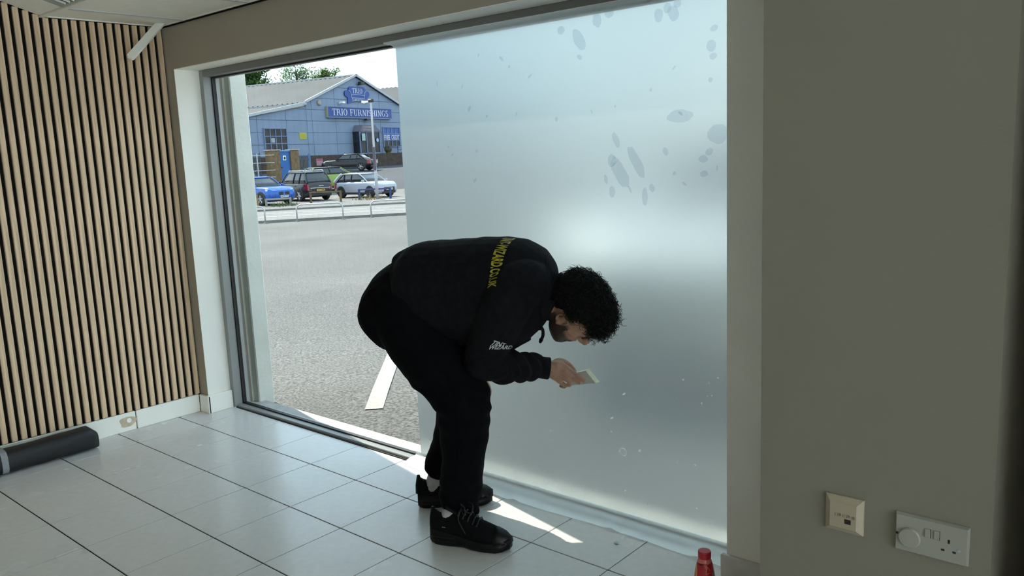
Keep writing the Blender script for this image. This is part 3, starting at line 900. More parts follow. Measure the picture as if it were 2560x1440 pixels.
# knee rails of the far car park
def knee_rail(a, b, label, m, h=0.62, tk=0.09):
    a, b = V((*a, 0)), V((*b, 0))
    za, zb = gz(a.x, a.y) + 0.06, gz(b.x, b.y) + 0.06
    o = root('knee_rail', (a.x, a.y, za), label, 'barrier', 'knee rails in front of the parked cars', world=True)
    for q, z_ in ((a, za), (b, zb)):
        bm = B(); box(bm, q.x - tk / 2, q.x + tk / 2, q.y - tk / 2, q.y + tk / 2, z_ - 0.1, z_ + h); ob('post', bm, m, o)
    d = (b - a).normalized(); s = V((-d.y, d.x, 0)) * tk * 0.5
    a2, b2 = a - d * 0.06, b + d * 0.06
    bm = B(); hexa(bm, [V((p.x, p.y, z_ + hh)) for p, z_ in ((a2 - s, za), (b2 - s, zb)) for hh in (h - 0.02, h + 0.06)] + [V((p.x, p.y, z_ + hh)) for p, z_ in ((a2 + s, za), (b2 + s, zb)) for hh in (h - 0.02, h + 0.06)])
    ob('rail', bm, m, o)
m_brown = mat('brown_timber', (0.13, 0.092, 0.05), 0.8, var=0.2, vscale=6)
m_blue_rail = mat('navy_painted_steel', (0.035, 0.05, 0.15), 0.5)
m_white_rail = mat('peeling_white_timber', (0.32, 0.30, 0.25), 0.8, var=0.3, vscale=6)
knee_rail((-38.4, 27.35), (-37.3, 28.55), 'brown timber knee rail behind the dark estate car', m_brown, h=0.56)
knee_rail((-37.6, 30.1), (-36.3, 31.3), 'dark blue knee rail in front of the white hatchback', m_blue_rail, h=0.55)
knee_rail((-35.6, 32.6), (-34.0, 34.2), 'pale timber knee rail reaching behind the frosted film', m_white_rail, h=0.58)
knee_rail((-38.75, 24.75), (-38.0, 25.75), 'weathered grey knee rail in front of the blue car', mat('weathered_timber', (0.28, 0.27, 0.25), 0.8), h=0.36)
bm = B(); tube(bm, [(-39.0, 24.3, gz(-39.0, 24.3)), (-38.98, 24.3, gz(-39.0, 24.3) + 0.3), (-39.02, 24.3, gz(-39.0, 24.3) + 0.72)], [0.15, 0.13, 0.11], 10)
tag(ob('rotten_stump', bm, mat('lichen_timber', (0.24, 0.18, 0.08), 0.9, var=0.4, vscale=9)), 'short mossy timber stump beside the blue car', 'post')
for i, (x_, y_, n_, lab) in enumerate(((-37.2, 30.5, 90, 'dry yellow weeds under the dark blue knee rail'), (-38.1, 25.3, 110, 'green weeds growing at the kerb under the blue car'))):
    bm = B()
    for k_ in range(n_):
        px, py = x_ + random.uniform(-0.7, 0.7), y_ + random.uniform(-0.7, 0.7)
        z_ = gz(px, py) + 0.06; hh = random.uniform(0.08, 0.36); a = random.uniform(0, 2 * PI); s = random.uniform(-0.12, 0.12)
        dx, dy = math.cos(a) * 0.02, math.sin(a) * 0.02
        bm.faces.new([bm.verts.new(p) for p in ((px - dx, py - dy, z_), (px + dx, py + dy, z_), (px + s, py + s, z_ + hh))])
    tag(ob('weeds', bm, mat('dry_weed', (0.27, 0.22, 0.09), 0.9) if i == 0 else mat('green_weed', (0.08, 0.12, 0.04), 0.9)), lab, 'weeds', kind='stuff')

# ------------------------------------------------------------------ camera pole
pl = root('camera_pole', (-36.64, 30.61, gz(-36.64, 30.61)), 'tall slim white pole carrying a small security camera', 'pole')
bm = B(); lathe(bm, [(0.085, 0), (0.085, 1.6), (0.075, 1.62), (0.06, 3.4), (0.052, 5.45), (0.03, 5.5)], 14); ob('pole', bm, mat('white_pole_paint', (0.45, 0.45, 0.48), 0.5), pl, smooth=True)
bm = B(); box(bm, -0.12, 0.16, -0.09, 0.09, 5.46, 5.62, bev=0.02); ob('camera_housing', bm, m_black, pl)
bm = B(); tube(bm, [(-0.1, -0.1, 5.5), (-0.3, -0.22, 5.46), (-0.42, -0.3, 5.5)], [0.05, 0.06, 0.07], 8); ob('camera', bm, m_white, pl)
bm = B(); box(bm, -0.02, 0.10, -0.12, 0.0, 1.7, 3.0, bev=0.01); ob('wrapped_cable', bm, mat('dark_wrap', (0.10, 0.085, 0.11), 0.7), pl)

# ------------------------------------------------------------------ cars
m_cglass = mat('car_glass', (0.02, 0.028, 0.035), 0.06, coat=0.7, spec=0.5)
m_tyre = mat('tyre_rubber', (0.015, 0.015, 0.016), 0.8)
m_rim = mat('alloy', (0.55, 0.56, 0.58), 0.3, metal=0.9)
m_rimd = mat('dark_alloy', (0.12, 0.12, 0.13), 0.35, metal=0.8)
m_trim = mat('car_black_trim', (0.02, 0.02, 0.022), 0.55)
m_head = mat('headlamp_lens', (0.55, 0.62, 0.70), 0.1, coat=1.0)
m_tail = mat('tail_lamp_lens', (0.20, 0.008, 0.012), 0.15, coat=0.4)
def paint(name, col, metal=0.2):
    return mat(name, col, 0.28, metal=metal, coat=0.6 if max(col) > 0.1 else 0.35, spec=0.3)
def car(label, group, loc, head, L, W, H, pm, belt, hood, cab, roof_mat=None, rim=None, plate_f=None, plate_r=None, tail=1.0, wheel=0.33, wb=None, rails=None, rear_deck=None, grille='wide', cpillar=0.045, cladding=False):
    """local: x forward, y left, z up. cab = (screen base, roof front, roof rear, tailgate base) as fractions of L"""
    x0, y0 = loc
    o = root('car', (x0, y0, gz(x0, y0) + 0.062), label, 'car', group, rz=head)
    hw = W / 2
    xsf = [-0.5, -0.485, -0.44, -0.36, -0.2, 0.0, 0.15, 0.24, 0.34, 0.42, 0.465, 0.49, 0.5]
    wf = [0.74, 0.86, 0.95, 0.99, 1, 1, 1, 1, 0.985, 0.95, 0.88, 0.78, 0.62]
    rd = rear_deck if rear_deck else belt
    rings = []
    for f_, wq in zip(xsf, wf):
        xx = f_ * L
        if f_ > cab[0]:
            tq = (f_ - cab[0]) / (0.5 - cab[0])
            zt = belt - 0.02 + (hood - belt) * min(1, tq * 1.15) - 0.20 * max(0, tq - 0.72) / 0.28 * 0.9
        elif f_ < cab[3]:
            zt = rd - 0.10 * max(0, (cab[3] - f_)) / max(0.001, cab[3] + 0.5) - (0.06 if f_ <= -0.49 else 0)
        else:
            zt = belt
        zb = 0.20 + (0.13 if abs(f_) > 0.48 else 0.05 if abs(f_) > 0.43 else 0)
        ww = hw * wq
        half = [(0.80, zb), (0.965, zb + 0.06), (1.0, zb + 0.20), (1.0, zb + (zt - zb) * 0.62), (0.975, zt - 0.12), (0.93, zt - 0.035), (0.85, zt), (0.45, zt + 0.018)]
        ring = [V((xx, -ww * a, z)) for a, z in half] + [V((xx, ww * a, z)) for a, z in reversed(half)]
        rings.append(ring)
    bm = B(); loft(bm, rings)
    body = ob('body', bm, pm, o, smooth=True)
    # greenhouse
    cx0, cx1, cx2, cx3 = [c * L for c in cab]
    def plan(xa, xb, w_, z, n=5):
        pts = []
        rr = min(0.30, (xb - xa) * 0.18)
        for (sx, sy, a0) in ((1, -1, -PI / 2), (1, 1, 0), (-1, 1, PI / 2), (-1, -1, PI)):
            cxx = xb - rr if sx > 0 else xa + rr
            cyy = (w_ - rr * 0.55) * sy
            for k_ in range(n):
                a = a0 + PI / 2 * k_ / (n - 1)
                pts.append(V((cxx + rr * math.cos(a), cyy + rr * 0.55 * math.sin(a), z)))
        return pts
    zr = H
    lv = [(0.0, 0.0), (0.5, 0.52), (0.86, 0.90), (1.0, 1.0)]
    def lev(hf, ins):
        xa = cx3 + (cx2 - cx3) * ins; xb = cx0 + (cx1 - cx0) * ins
        return plan(xa, xb, hw * (0.90 - 0.20 * ins), belt - 0.03 + (zr - 0.055 - belt + 0.03) * hf)
    bm = B(); loft(bm, [lev(*q) for q in lv]); ob('glasshouse', bm, m_cglass, o, smooth=True)
    bm = B()
    rw = hw * 0.715
    loft(bm, [plan(cx2 - 0.04, cx1 + 0.05, rw + 0.012, zr - 0.075), plan(cx2 - 0.01, cx1 + 0.02, rw + 0.005, zr - 0.035), plan(cx2 + 0.12, cx1 - 0.12, rw * 0.86, zr - 0.005), plan(cx2 + 0.5, cx1 - 0.5, rw * 0.4, zr)])
    ob('roof', bm, roof_mat or pm, o, smooth=True)
    for sy in (-1, 1):
        bm = B()
        tube(bm, [(cx0 - 0.03, sy * hw * 0.865, belt - 0.02), ((cx0 + cx1) / 2, sy * hw * 0.785, (belt + zr) / 2 - 0.01), (cx1 - 0.02, sy * hw * 0.70, zr - 0.05)], 0.034, 6)
        ob('front_pillar', bm, pm, o)
        bm = B()
        tube(bm, [(cx3 + 0.05, sy * hw * 0.865, belt - 0.02), ((cx3 + cx2) / 2 + 0.04, sy * hw * 0.785, (belt + zr) / 2 - 0.01), (cx2 + 0.03, sy * hw * 0.70, zr - 0.05)], cpillar, 6)
        ob('rear_pillar', bm, pm, o)
        for xm in ((cx0 + cx3) / 2 + 0.05, cx3 + 0.30 * (cx0 - cx3)):
            bm = B(); tube(bm, [(xm, sy * hw * 0.905, belt - 0.02), (xm - 0.03, sy * hw * 0.82, (belt + zr) / 2), (xm - 0.06, sy * hw * 0.715, zr - 0.06)], 0.026, 5)
            ob('centre_pillar', bm, m_trim, o)
        bm = B(); box(bm, cx0 - 0.28, cx0 - 0.12, sy * (hw + 0.02), sy * (hw + 0.17), belt - 0.02, belt + 0.11, bev=0.03, seg=2); ob('wing_mirror', bm, pm, o)
        for fx in (0.02, -0.24):
            bm = B(); box(bm, fx * L, fx * L + 0.16, min(sy * hw * 0.985, sy * hw * 1.012), max(sy * hw * 0.985, sy * hw * 1.012), belt - 0.17, belt - 0.135, bev=0.008); ob('door_handle', bm, pm, o)
        bm = B(); box(bm, -0.28 * L, 0.24 * L, min(sy * hw * 0.96, sy * hw * 1.008), max(sy * hw * 0.96, sy * hw * 1.008), 0.22, 0.34, bev=0.02); ob('sill_panel', bm, m_trim, o)
    # wheels
    wb = wb or 0.615 * L
    fx = 0.5 * L - 0.20 * L
    for ax in (fx, fx - wb):
        for sy in (-1, 1):
            M_ = Matrix.Translation((ax, sy * (hw - 0.105), wheel)) @ Matrix.Rotation(-sy * PI / 2, 4, 'X')
            bm = B(); lathe(bm, [(wheel * 1.20, -0.02), (wheel * 1.20, 0.098), (wheel * 1.10, 0.108)], 28, M_ @ Matrix.Translation((0, 0, 0.0)))
            for v in bm.verts:
                v.co.z = max(v.co.z, 0.24)
            ob('wheel_arch', bm, m_trim, o)
            bm = B(); lathe(bm, [(wheel * 0.66, -0.10), (wheel * 0.93, -0.105), (wheel, -0.07), (wheel, 0.075), (wheel * 0.95, 0.108), (wheel * 0.70, 0.118), (wheel * 0.66, 0.105)], 28, M_)
            wo = ob('wheel', bm, m_tyre, o, smooth=True)
            bm = B(); lathe(bm, [(wheel * 0.67, 0.09), (wheel * 0.66, 0.117), (wheel * 0.60, 0.112), (wheel * 0.56, 0.098), (wheel * 0.02, 0.098)], 24, M_)
            ob('rim', bm, m_rimd, wo)
            bm = B()
            for k_ in range(5):
                a = 2 * PI * k_ / 5 + 0.3
                ca, sa = math.cos(a), math.sin(a)
                pa, pb = V((ca * 0.03, sa * 0.03, 0.116)), V((ca * wheel * 0.62, sa * wheel * 0.62, 0.114))
                tube(bm, [M_ @ pa, M_ @ ((pa + pb) / 2), M_ @ pb], [0.034, 0.03, 0.036], 5)
            lathe(bm, [(wheel * 0.2, 0.10), (wheel * 0.18, 0.125), (0.01, 0.128)], 12, M_)
            ob('spokes', bm, rim or m_rim, wo)
    # front end
    xf = 0.5 * L
    if grille:
        bm = B(); box(bm, xf - 0.12, xf + 0.012, -hw * 0.60, hw * 0.60, 0.24, 0.40, bev=0.03); ob('lower_grille', bm, m_trim, o)
    if grille == 'twin':
        for sy in (-1, 1):
            bm = B(); box(bm, xf - 0.10, xf + 0.008, min(sy * 0.03, sy * 0.36), max(sy * 0.03, sy * 0.36), 0.54, 0.74, bev=0.04, seg=2); ob('grille', bm, m_trim, o)
    elif grille:
        bm = B(); box(bm, xf - 0.10, xf + 0.014, -hw * 0.52, hw * 0.52, 0.36, 0.62, bev=0.05, seg=2); ob('grille', bm, m_trim, o)
    for sy in (-1, 1):
        bm = B(); zl = hood - 0.17
        hexa(bm, [V(p) for p in ((xf - 0.50, sy * hw * 0.93, zl + 0.01), (xf - 0.50, sy * hw * 0.93, zl + 0.09), (xf - 0.02, sy * hw * 0.50, zl - 0.09), (xf - 0.06, sy * hw * 0.50, zl + 0.03), (xf - 0.38, sy * hw * 0.98, zl - 0.02), (xf - 0.40, sy * hw * 0.965, zl + 0.10), (xf - 0.06, sy * hw * 0.72, zl - 0.10), (xf - 0.12, sy * hw * 0.72, zl + 0.05))])
        ob('headlamp', bm, m_head, o)
    def plate(txt, xx, z, rear, colm):
        s = -1 if rear else 1
        bm = B(); box(bm, min(xx, xx + s * 0.02), max(xx, xx + s * 0.02), -0.26, 0.26, z, z + 0.115)
        p_ = ob('number_plate', bm, colm, o)
        me = text_mesh(txt, 0.105, bold=0.003); a, b, c_, d_ = extent(me)
        k2 = 0.46 / (b - a)
        map_mesh(me, lambda q: V((xx + s * 0.023, s * ((q.x - (a + b) / 2) * k2), z + 0.018 + (q.y - c_) * 0.08 / (d_ - c_))))
        link('lettering', me, m_black, p_)
    if plate_f: plate(plate_f, xf + 0.015, 0.42 if grille == 'twin' else 0.44, False, mat('white_plate', (0.75, 0.76, 0.72), 0.4))
    xr = -0.5 * L
    if plate_r: plate(plate_r, xr - 0.02, 0.58, True, mat('yellow_plate', (0.72, 0.47, 0.04), 0.4))
    for sy in (-1, 1):
        bm = B(); zt = rd - 0.10
        hexa(bm, [V(p) for p in ((xr + 0.30, sy * hw * 0.97, zt - 0.30), (xr + 0.34, sy * hw * 0.93, zt + 0.05), (xr - 0.012, sy * hw * 0.62, zt - 0.32), (xr + 0.02, sy * hw * 0.62, zt + 0.02), (xr + 0.26, sy * hw * 1.0, zt - 0.30), (xr + 0.30, sy * hw * 0.99, zt + 0.03), (xr + 0.02, sy * hw * 0.88, zt - 0.32), (xr + 0.06, sy * hw * 0.88, zt + 0.02))])
        ob('tail_lamp', bm, m_tail, o)
    bm = B(); box(bm, xr - 0.02, xr + 0.12, -hw * 0.80, hw * 0.80, 0.28, 0.44, bev=0.04); ob('rear_bumper', bm, m_trim, o)
    if plate_r:
        bm = B(); box(bm, xr - 0.03, xr + 0.03, -hw * 0.72, hw * 0.72, 0.735, 0.775, bev=0.01); ob('tailgate_strip', bm, m_rim, o)
        bm = B(); box(bm, xr - 0.012, xr + 0.05, -0.22, 0.10, 0.86, 0.90); ob('badge', bm, m_rim, o)
    if rails:
        for sy in (-1, 1):
            bm = B(); tube(bm, [(cx2 + 0.1, sy * hw * 0.66, zr - 0.02), (cx2 + 0.2, sy * hw * 0.66, zr + 0.05), (cx1 - 0.2, sy * hw * 0.66, zr + 0.05), (cx1 - 0.05, sy * hw * 0.66, zr - 0.02)], 0.022, 6); ob('roof_rail', bm, m_rim, o)
        for xx in (cx2 + 0.35, cx1 - 0.45):
            bm = B(); box(bm, xx, xx + 0.09, -hw * 0.80, hw * 0.80, zr + 0.065, zr + 0.10, bev=0.01); ob('roof_bar', bm, m_rim, o)
    return o
G_ = 'cars parked across the road'
car('bright blue crossover with a white number plate parked nose out by the pilaster', G_, (-41.2, 26.0), R(2), 4.40, 1.86, 1.56, paint('blue_paint', (0.012, 0.10, 0.42)), 1.02, 0.98, (0.20, 0.03, -0.36, -0.47), plate_f='M208 JUD', grille='twin', rim=m_rim, wheel=0.35)
car('dark grey estate car with roof bars and a yellow rear plate', G_, (-42.3, 29.45), R(175), 4.50, 1.86, 1.70, paint('dark_grey_paint', (0.035, 0.038, 0.042), 0.4), 1.05, 1.0, (0.19, 0.06, -0.40, -0.485), plate_r='W71 DBB', rails=True, wheel=0.36)
car('white three-door hatchback beside the camera pole', G_, (-39.75, 32.35), R(4), 4.02, 1.74, 1.47, paint('white_car_paint', (0.40, 0.42, 0.48), 0.0), 0.96, 0.93, (0.25, 0.04, -0.35, -0.485), plate_f='YS61 NXD', rim=m_rimd, cpillar=0.10)
car('lime green sport utility car with a black roof behind the dark estate', G_, (-45.9, 34.75), R(76), 4.36, 1.92, 1.60, paint('lime_paint', (0.21, 0.31, 0.05), 0.1), 1.12, 1.0, (0.18, 0.04, -0.40, -0.485), roof_mat=m_trim, wheel=0.37)
car('glossy black saloon parked on the drive below the store entrance', G_, (-57.3, 45.05), R(207), 4.62, 1.84, 1.44, paint('black_car_paint', (0.012, 0.013, 0.016), 0.2), 0.96, 0.92, (0.20, 0.05, -0.26, -0.40), rear_deck=0.98, wheel=0.34)
car('black off-road car cut off by the edge of the frosted film', G_, (-43.2, 41.8), R(5), 4.60, 1.90, 1.78, paint('black_car_paint', (0.012, 0.013, 0.016), 0.2), 1.10, 1.05, (0.18, 0.06, -0.40, -0.48), rails=True, wheel=0.37)

car('pale white car added behind the frosted film for its bright patch', None, (-2.5, 5.65), R(-84), 4.20, 1.80, 1.46, paint('pale_car_paint', (0.85, 0.86, 0.86), 0.0), 0.96, 0.93, (0.22, 0.02, -0.33, -0.47), grille=None)  # car added to make the bright glow in the film
# ================================================================== THE STORE OPPOSITE
Q0 = V((-66.5, 52.9, 0))
TH = R(12.7)
E1 = V((-math.sin(TH), math.cos(TH), 0)); N2 = V((math.cos(TH), math.sin(TH), 0))
def SP(s, z, d=0.0):
    p = Q0 + E1 * s + N2 * d
    return V((p.x, p.y, z))
def sbox(bm, s0, s1, z0, z1, d0, d1):
    hexa(bm, [SP(s, z, d) for s in (s0, s1) for z in (z0, z1) for d in (d0, d1)])
m_clad = mat('pale_blue_cladding', (0.20, 0.26, 0.36), 0.6, var=0.05, vscale=0.8)
m_joint = mat('cladding_joint', (0.11, 0.145, 0.19), 0.8)
m_roofs = mat('corrugated_roofing', (0.125, 0.122, 0.117), 0.75, var=0.12, vscale=0.5)
m_verge = mat('white_verge', (0.42, 0.44, 0.46), 0.6)
m_signb = mat('royal_blue_sign', (0.018, 0.055, 0.25), 0.45)
m_letter = mat('pale_sign_letter', (0.58, 0.60, 0.66), 0.5)
m_brick = mat('dark_brickwork', (0.06, 0.043, 0.033), 0.9, var=0.35, vscale=3)
m_winbar = mat('pale_blue_glazing_bar', (0.18, 0.24, 0.38), 0.5)
m_dkglass = mat('shop_glass', (0.022, 0.025, 0.03), 0.15, spec=0.25, var=0.5, vscale=2)
m_bluest = mat('blue_window_vinyl', (0.02, 0.09, 0.34), 0.4)
store = root('store_building', SP(0, 0.5), 'pale blue gabled furniture store with blue signs across the road', 'building', world=True)
bm = B()
for poly in ([(-14.0, 0.5), (-6.5, 0.5), (-6.5, 6.6), (-14.0, 5.3)], [(-6.5, 0.5), (8.3, 0.5), (8.3, 6.85), (0.94, 9.5), (-6.5, 6.75)], [(8.3, 0.5), (23.0, 0.5), (23.0, 6.85), (15.7, 9.5), (8.3, 6.85)]):
    prism(bm, poly, lambda a, b, d: SP(a, b, d), 0.0, -0.3)
ob('wall', bm, m_joint, store)
bm = B(); sbox(bm, -14.0, -13.7, 0.5, 5.2, -24, -0.3); sbox(bm, 22.7, 23, 0.5, 6.8, -24, -0.3); sbox(bm, -14, 23, 0.5, 5.2, -24, -23.8); ob('side_wall', bm, m_clad, store)
def clip(poly, ax, lim, keep_less):
    res = []
    for i in range(len(poly)):
        a, b = poly[i], poly[(i + 1) % len(poly)]
        ia = (a[ax] <= lim) if keep_less else (a[ax] >= lim)
        ib = (b[ax] <= lim) if keep_less else (b[ax] >= lim)
        if ia: res.append(a)
        if ia != ib:
            t_ = (lim - a[ax]) / (b[ax] - a[ax])
            res.append((a[0] + (b[0] - a[0]) * t_, a[1] + (b[1] - a[1]) * t_))
    return res
zl = [1.9, 2.95, 4.0, 5.1, 6.15, 7.2, 8.3, 9.7]
sl = [-14.0, -12.8, -9.2, -6.5, -5.75, -2.4, 1.2, 4.67, 8.3, 11.9, 15.5, 19.1, 23.0]
faces_ = [[(-14.0, 1.9), (-6.5, 1.9), (-6.5, 6.6), (-14.0, 5.3)], [(-6.5, 1.9), (8.3, 1.9), (8.3, 6.85), (0.94, 9.5), (-6.5, 6.75)], [(8.3, 1.9), (23.0, 1.9), (23.0, 6.85), (15.7, 9.5), (8.3, 6.85)]]
sl_parts = [[-14.0, -12.8, -9.2, -6.5], [-6.5, -5.75, -2.4, 1.2, 4.67, 8.3], [8.3, 11.9, 15.5, 19.1, 23.0]]
for poly, ss in zip(faces_, sl_parts):
    for i in range(len(ss) - 1):
        for j in range(len(zl) - 1):
            g_ = 0.022
            q = clip(clip(clip(clip(poly, 0, ss[i] + g_, False), 0, ss[i + 1] - g_, True), 1, zl[j] + g_, False), 1, zl[j + 1] - g_, True)
            if len(q) >= 3:
                bm = B(); prism(bm, q, lambda a, b, d: SP(a, b, d), 0.03, 0.0); ob('panel', bm, m_clad, store)
bm = B(); sbox(bm, -14.1, 23, 0.3, 1.88, 0.0, 0.12); tag(ob('plinth', bm, m_brick, store), 'dark brick base wall')
bm = B(); sbox(bm, -0.9, 8.4, 0.3, 1.88, 0.12, 1.7); ob('terrace', bm, m_brick, store)
def corr(name, sA, zA, sB, zB, d0, d1, pitch=0.62, amp=0.075, m=None):
    bm = B(); n_ = int((d0 - d1) / (pitch / 2)); prev = None
    up = V((0, 0, 1))
    for i in range(n_ + 1):
        d = d0 - (d0 - d1) * i / n_
        q = amp if i % 2 else -amp
        row = (bm.verts.new(SP(sA, zA + q, d)), bm.verts.new(SP(sB, zB + q, d)))
        if prev: bm.faces.new((prev[0], prev[1], row[1], row[0]))
        prev = row
    ob(name, bm, m or m_roofs, store)
corr('roof', 0.94, 9.62, -6.75, 6.72, 0.25, -24.0)
corr('roof', 0.94, 9.62, 8.3, 6.95, 0.25, -24.0)
corr('roof', 15.7, 9.62, 8.3, 6.95, 0.25, -24.0)
corr('roof', 15.7, 9.62, 23.2, 6.9, 0.25, -24.0)
corr('lean_to_roof', -6.6, 6.55, -14.3, 5.30, 0.25, -24.0)
bm = B()
for pa, pb in (((0.94, 9.66), (-6.75, 6.80)), ((0.94, 9.66), (8.3, 6.98)), ((-6.6, 6.72), (-14.35, 5.36))):
    a, b = SP(*pa, 0.30), SP(*pb, 0.30)
    hexa(bm, [p + V((0, 0, dz)) + N2 * dd for p in (a, b) for dz in (-0.13, 0.10) for dd in (-0.12, 0.0)])
ob('verge_board', bm, m_verge, store)
bm = B(); sbox(bm, 0.8, 1.08, 9.60, 9.72, -24.0, 0.3); ob('ridge_cap', bm, m_verge, store)
bm = B(); hexa(bm, [SP(s, z + dz, d) for s, z in ((0.94, 9.62), (-6.75, 6.74)) for dz in (0.0, 0.14) for d in (-24.15, -23.9)]); ob('verge_board', bm, m_verge, store)
bm = B(); sbox(bm, -6.8, -6.5, 6.45, 6.72, -24, 0.2); ob('gutter', bm, mat('grey_gutter', (0.30, 0.32, 0.34), 0.6), store)
bm = B(); sbox(bm, -15.3, -14.02, 0.4, 5.15, -0.6, 0.1); tag(ob('brick_pier', bm, mat('brown_brick', (0.10, 0.055, 0.04), 0.9, var=0.4, vscale=4), store), 'brown brick end pier')

# serif lettering drawn as strokes
def g_rect(x0, x1, y0, y1): return [[(x0, y0), (x1, y0), (x1, y1), (x0, y1)]]
def g_arc(cx, cy, rx, ry, a0, a1, tn, tk, n=14):
    res = []
    for i in range(n):
        q = []
        for a in (R(a0 + (a1 - a0) * i / n), R(a0 + (a1 - a0) * (i + 1) / n)):
            w_ = tn + (tk - tn) * abs(math.cos(a))
            q.append(((cx + (rx - w_) * math.cos(a), cy + (ry - tn) * math.sin(a)), (cx + rx * math.cos(a), cy + ry * math.sin(a))))
        res.append([q[0][0], q[0][1], q[1][1], q[1][0]])
    return res
def g_stem(x, top=True, bot=True, y0=0, y1=1):
    r_ = g_rect(x - 0.085, x + 0.085, y0, y1)
    if bot: r_ += g_rect(x - 0.19, x + 0.19, y0, y0 + 0.06)
    if top: r_ += g_rect(x - 0.19, x + 0.19, y1 - 0.06, y1)
    return r_
def glyph(ch):
    if ch == 'T': return g_stem(0.42, top=False) + g_rect(0, 0.84, 0.92, 1) + g_rect(0, 0.06, 0.72, 0.92) + g_rect(0.78, 0.84, 0.72, 0.92), 0.86
    if ch == 'R': return g_stem(0.2) + g_rect(0.28, 0.46, 0.93, 1) + g_rect(0.28, 0.46, 0.46, 0.53) + g_arc(0.44, 0.73, 0.32, 0.27, -90, 90, 0.07, 0.16, 10) + [[(0.42, 0.5), (0.60, 0.5), (1.0, 0.0), (0.82, 0.0)]] + g_rect(0.84, 1.04, 0, 0.05), 1.0
    if ch == 'I': return g_stem(0.2), 0.42
    if ch == 'O': return g_arc(0.46, 0.5, 0.43, 0.52, 0, 360, 0.06, 0.17, 24), 0.94
    if ch == 'F': return g_stem(0.2) + g_rect(0.28, 0.76, 0.93, 1) + g_rect(0.70, 0.76, 0.72, 0.93) + g_rect(0.28, 0.56, 0.48, 0.55) + g_rect(0.52, 0.57, 0.38, 0.64), 0.80
    if ch == 'E': return g_stem(0.2) + g_rect(0.28, 0.76, 0.93, 1) + g_rect(0.70, 0.76, 0.74, 0.93) + g_rect(0.28, 0.56, 0.48, 0.55) + g_rect(0.28, 0.78, 0, 0.07) + g_rect(0.72, 0.78, 0.07, 0.26), 0.82
    if ch == 'P': return g_stem(0.2) + g_rect(0.28, 0.46, 0.93, 1) + g_rect(0.28, 0.46, 0.44, 0.51) + g_arc(0.44, 0.72, 0.32, 0.28, -90, 90, 0.07, 0.16, 10), 0.80
    if ch == 'U': return g_stem(0.2, bot=False, y0=0.32) + g_arc(0.46, 0.32, 0.345, 0.33, 180, 360, 0.07, 0.12, 12) + g_rect(0.72, 0.80, 0.32, 1) + g_rect(0.62, 0.90, 0.94, 1), 0.94
    if ch == 'N': return g_rect(0.14, 0.21, 0, 1) + [[(0.04, 1), (0.27, 1), (0.84, 0), (0.66, 0)]] + g_rect(0.76, 0.83, 0, 1) + g_rect(0.03, 0.32, 0, 0.05) + g_rect(0.65, 0.94, 0.95, 1), 0.97
    if ch == 'S': return g_arc(0.33, 0.745, 0.29, 0.27, 25, 270, 0.08, 0.12, 12) + g_arc(0.33, 0.255, 0.30, 0.27, 90, -160, 0.08, 0.12, 12), 0.68
    if ch == 'H': return g_stem(0.2) + g_stem(0.76) + g_rect(0.28, 0.68, 0.47, 0.54), 0.97
    if ch == 'G': return g_arc(0.47, 0.5, 0.44, 0.52, 40, 320, 0.06, 0.17, 18) + g_rect(0.70, 0.86, 0.06, 0.45) + g_rect(0.60, 0.94, 0.40, 0.46), 0.98
    return [], 0.45
def serif(word, s0, s1, z0, z1, d, m, parent, big_first=1.0):
    tot = sum(glyph(c)[1] for c in word) + 0.06 * (len(word) - 1)
    tot += glyph(word[0])[1] * (big_first - 1)
    k_ = (s1 - s0) / tot; x_ = 0
    for i, ch in enumerate(word):
        ps, w_ = glyph(ch)
        sc_ = big_first if i == 0 else 1.0
        if ps:
            bm = B()
            for p in ps:
                prism(bm, p, lambda a, b, dd: SP(s0 + (x_ + a * sc_) * k_, z0 - (sc_ - 1) * 0.3 * (z1 - z0) + b * sc_ * (z1 - z0), dd), d + 0.03, d)
            ob('letter', bm, m, parent)
        x_ += w_ * sc_ + 0.06
bm = B(); sbox(bm, -3.75, 6.35, 5.50, 6.43, 0.05, 0.30); sg = ob('sign_board', bm, m_signb, store)
bm = B(); sbox(bm, -3.80, -3.76, 5.46, 6.47, 0.05, 0.33); ob('sign_return', bm, mat('yellowed_plastic', (0.33, 0.32, 0.22), 0.6), sg)
bm = B(); sbox(bm, -3.75, 6.35, 5.42, 5.50, 0.05, 0.34); sbox(bm, -3.75, 6.35, 6.43, 6.48, 0.05, 0.34); ob('sign_edge', bm, mat('grey_blue_trim', (0.16, 0.21, 0.29), 0.5), sg)
serif('TRIO FURNISHINGS', -3.15, 5.75, 5.66, 6.28, 0.30, m_letter, sg)
# sofa-shaped sign
def arcp(cx, cz, r_, a0, a1, n=8): return [(cx + r_ * math.cos(R(a0 + (a1 - a0) * i / n)), cz + r_ * math.sin(R(a0 + (a1 - a0) * i / n))) for i in range(n + 1)]
SX = 1.03
outl = [(-0.50, 6.83), (-0.45, 7.40)] + arcp(-0.62, 7.80, 0.30, 250, 60, 8) + [(-0.28, 8.20)] + arcp(0.05, 8.22, 0.30, 190, 95, 5) + [(0.55, 8.52), (1.0, 8.44), (1.5, 8.54)] + arcp(2.08, 8.24, 0.30, 85, -10, 5) + [(2.42, 8.18)] + arcp(2.68, 7.84, 0.30, 120, -70, 8) + [(2.52, 7.40), (2.62, 6.98), (2.3, 6.99), (1.8, 7.06), (1.2, 7.08), (0.6, 7.05), (0.0, 6.95)]
bm = B(); prism(bm, outl, lambda a, b, d: SP(a, b, d), 0.05, 0.16); sf = ob('sofa_sign', bm, mat('sofa_sign_blue', (0.018, 0.06, 0.27), 0.45), store)
bm = B()
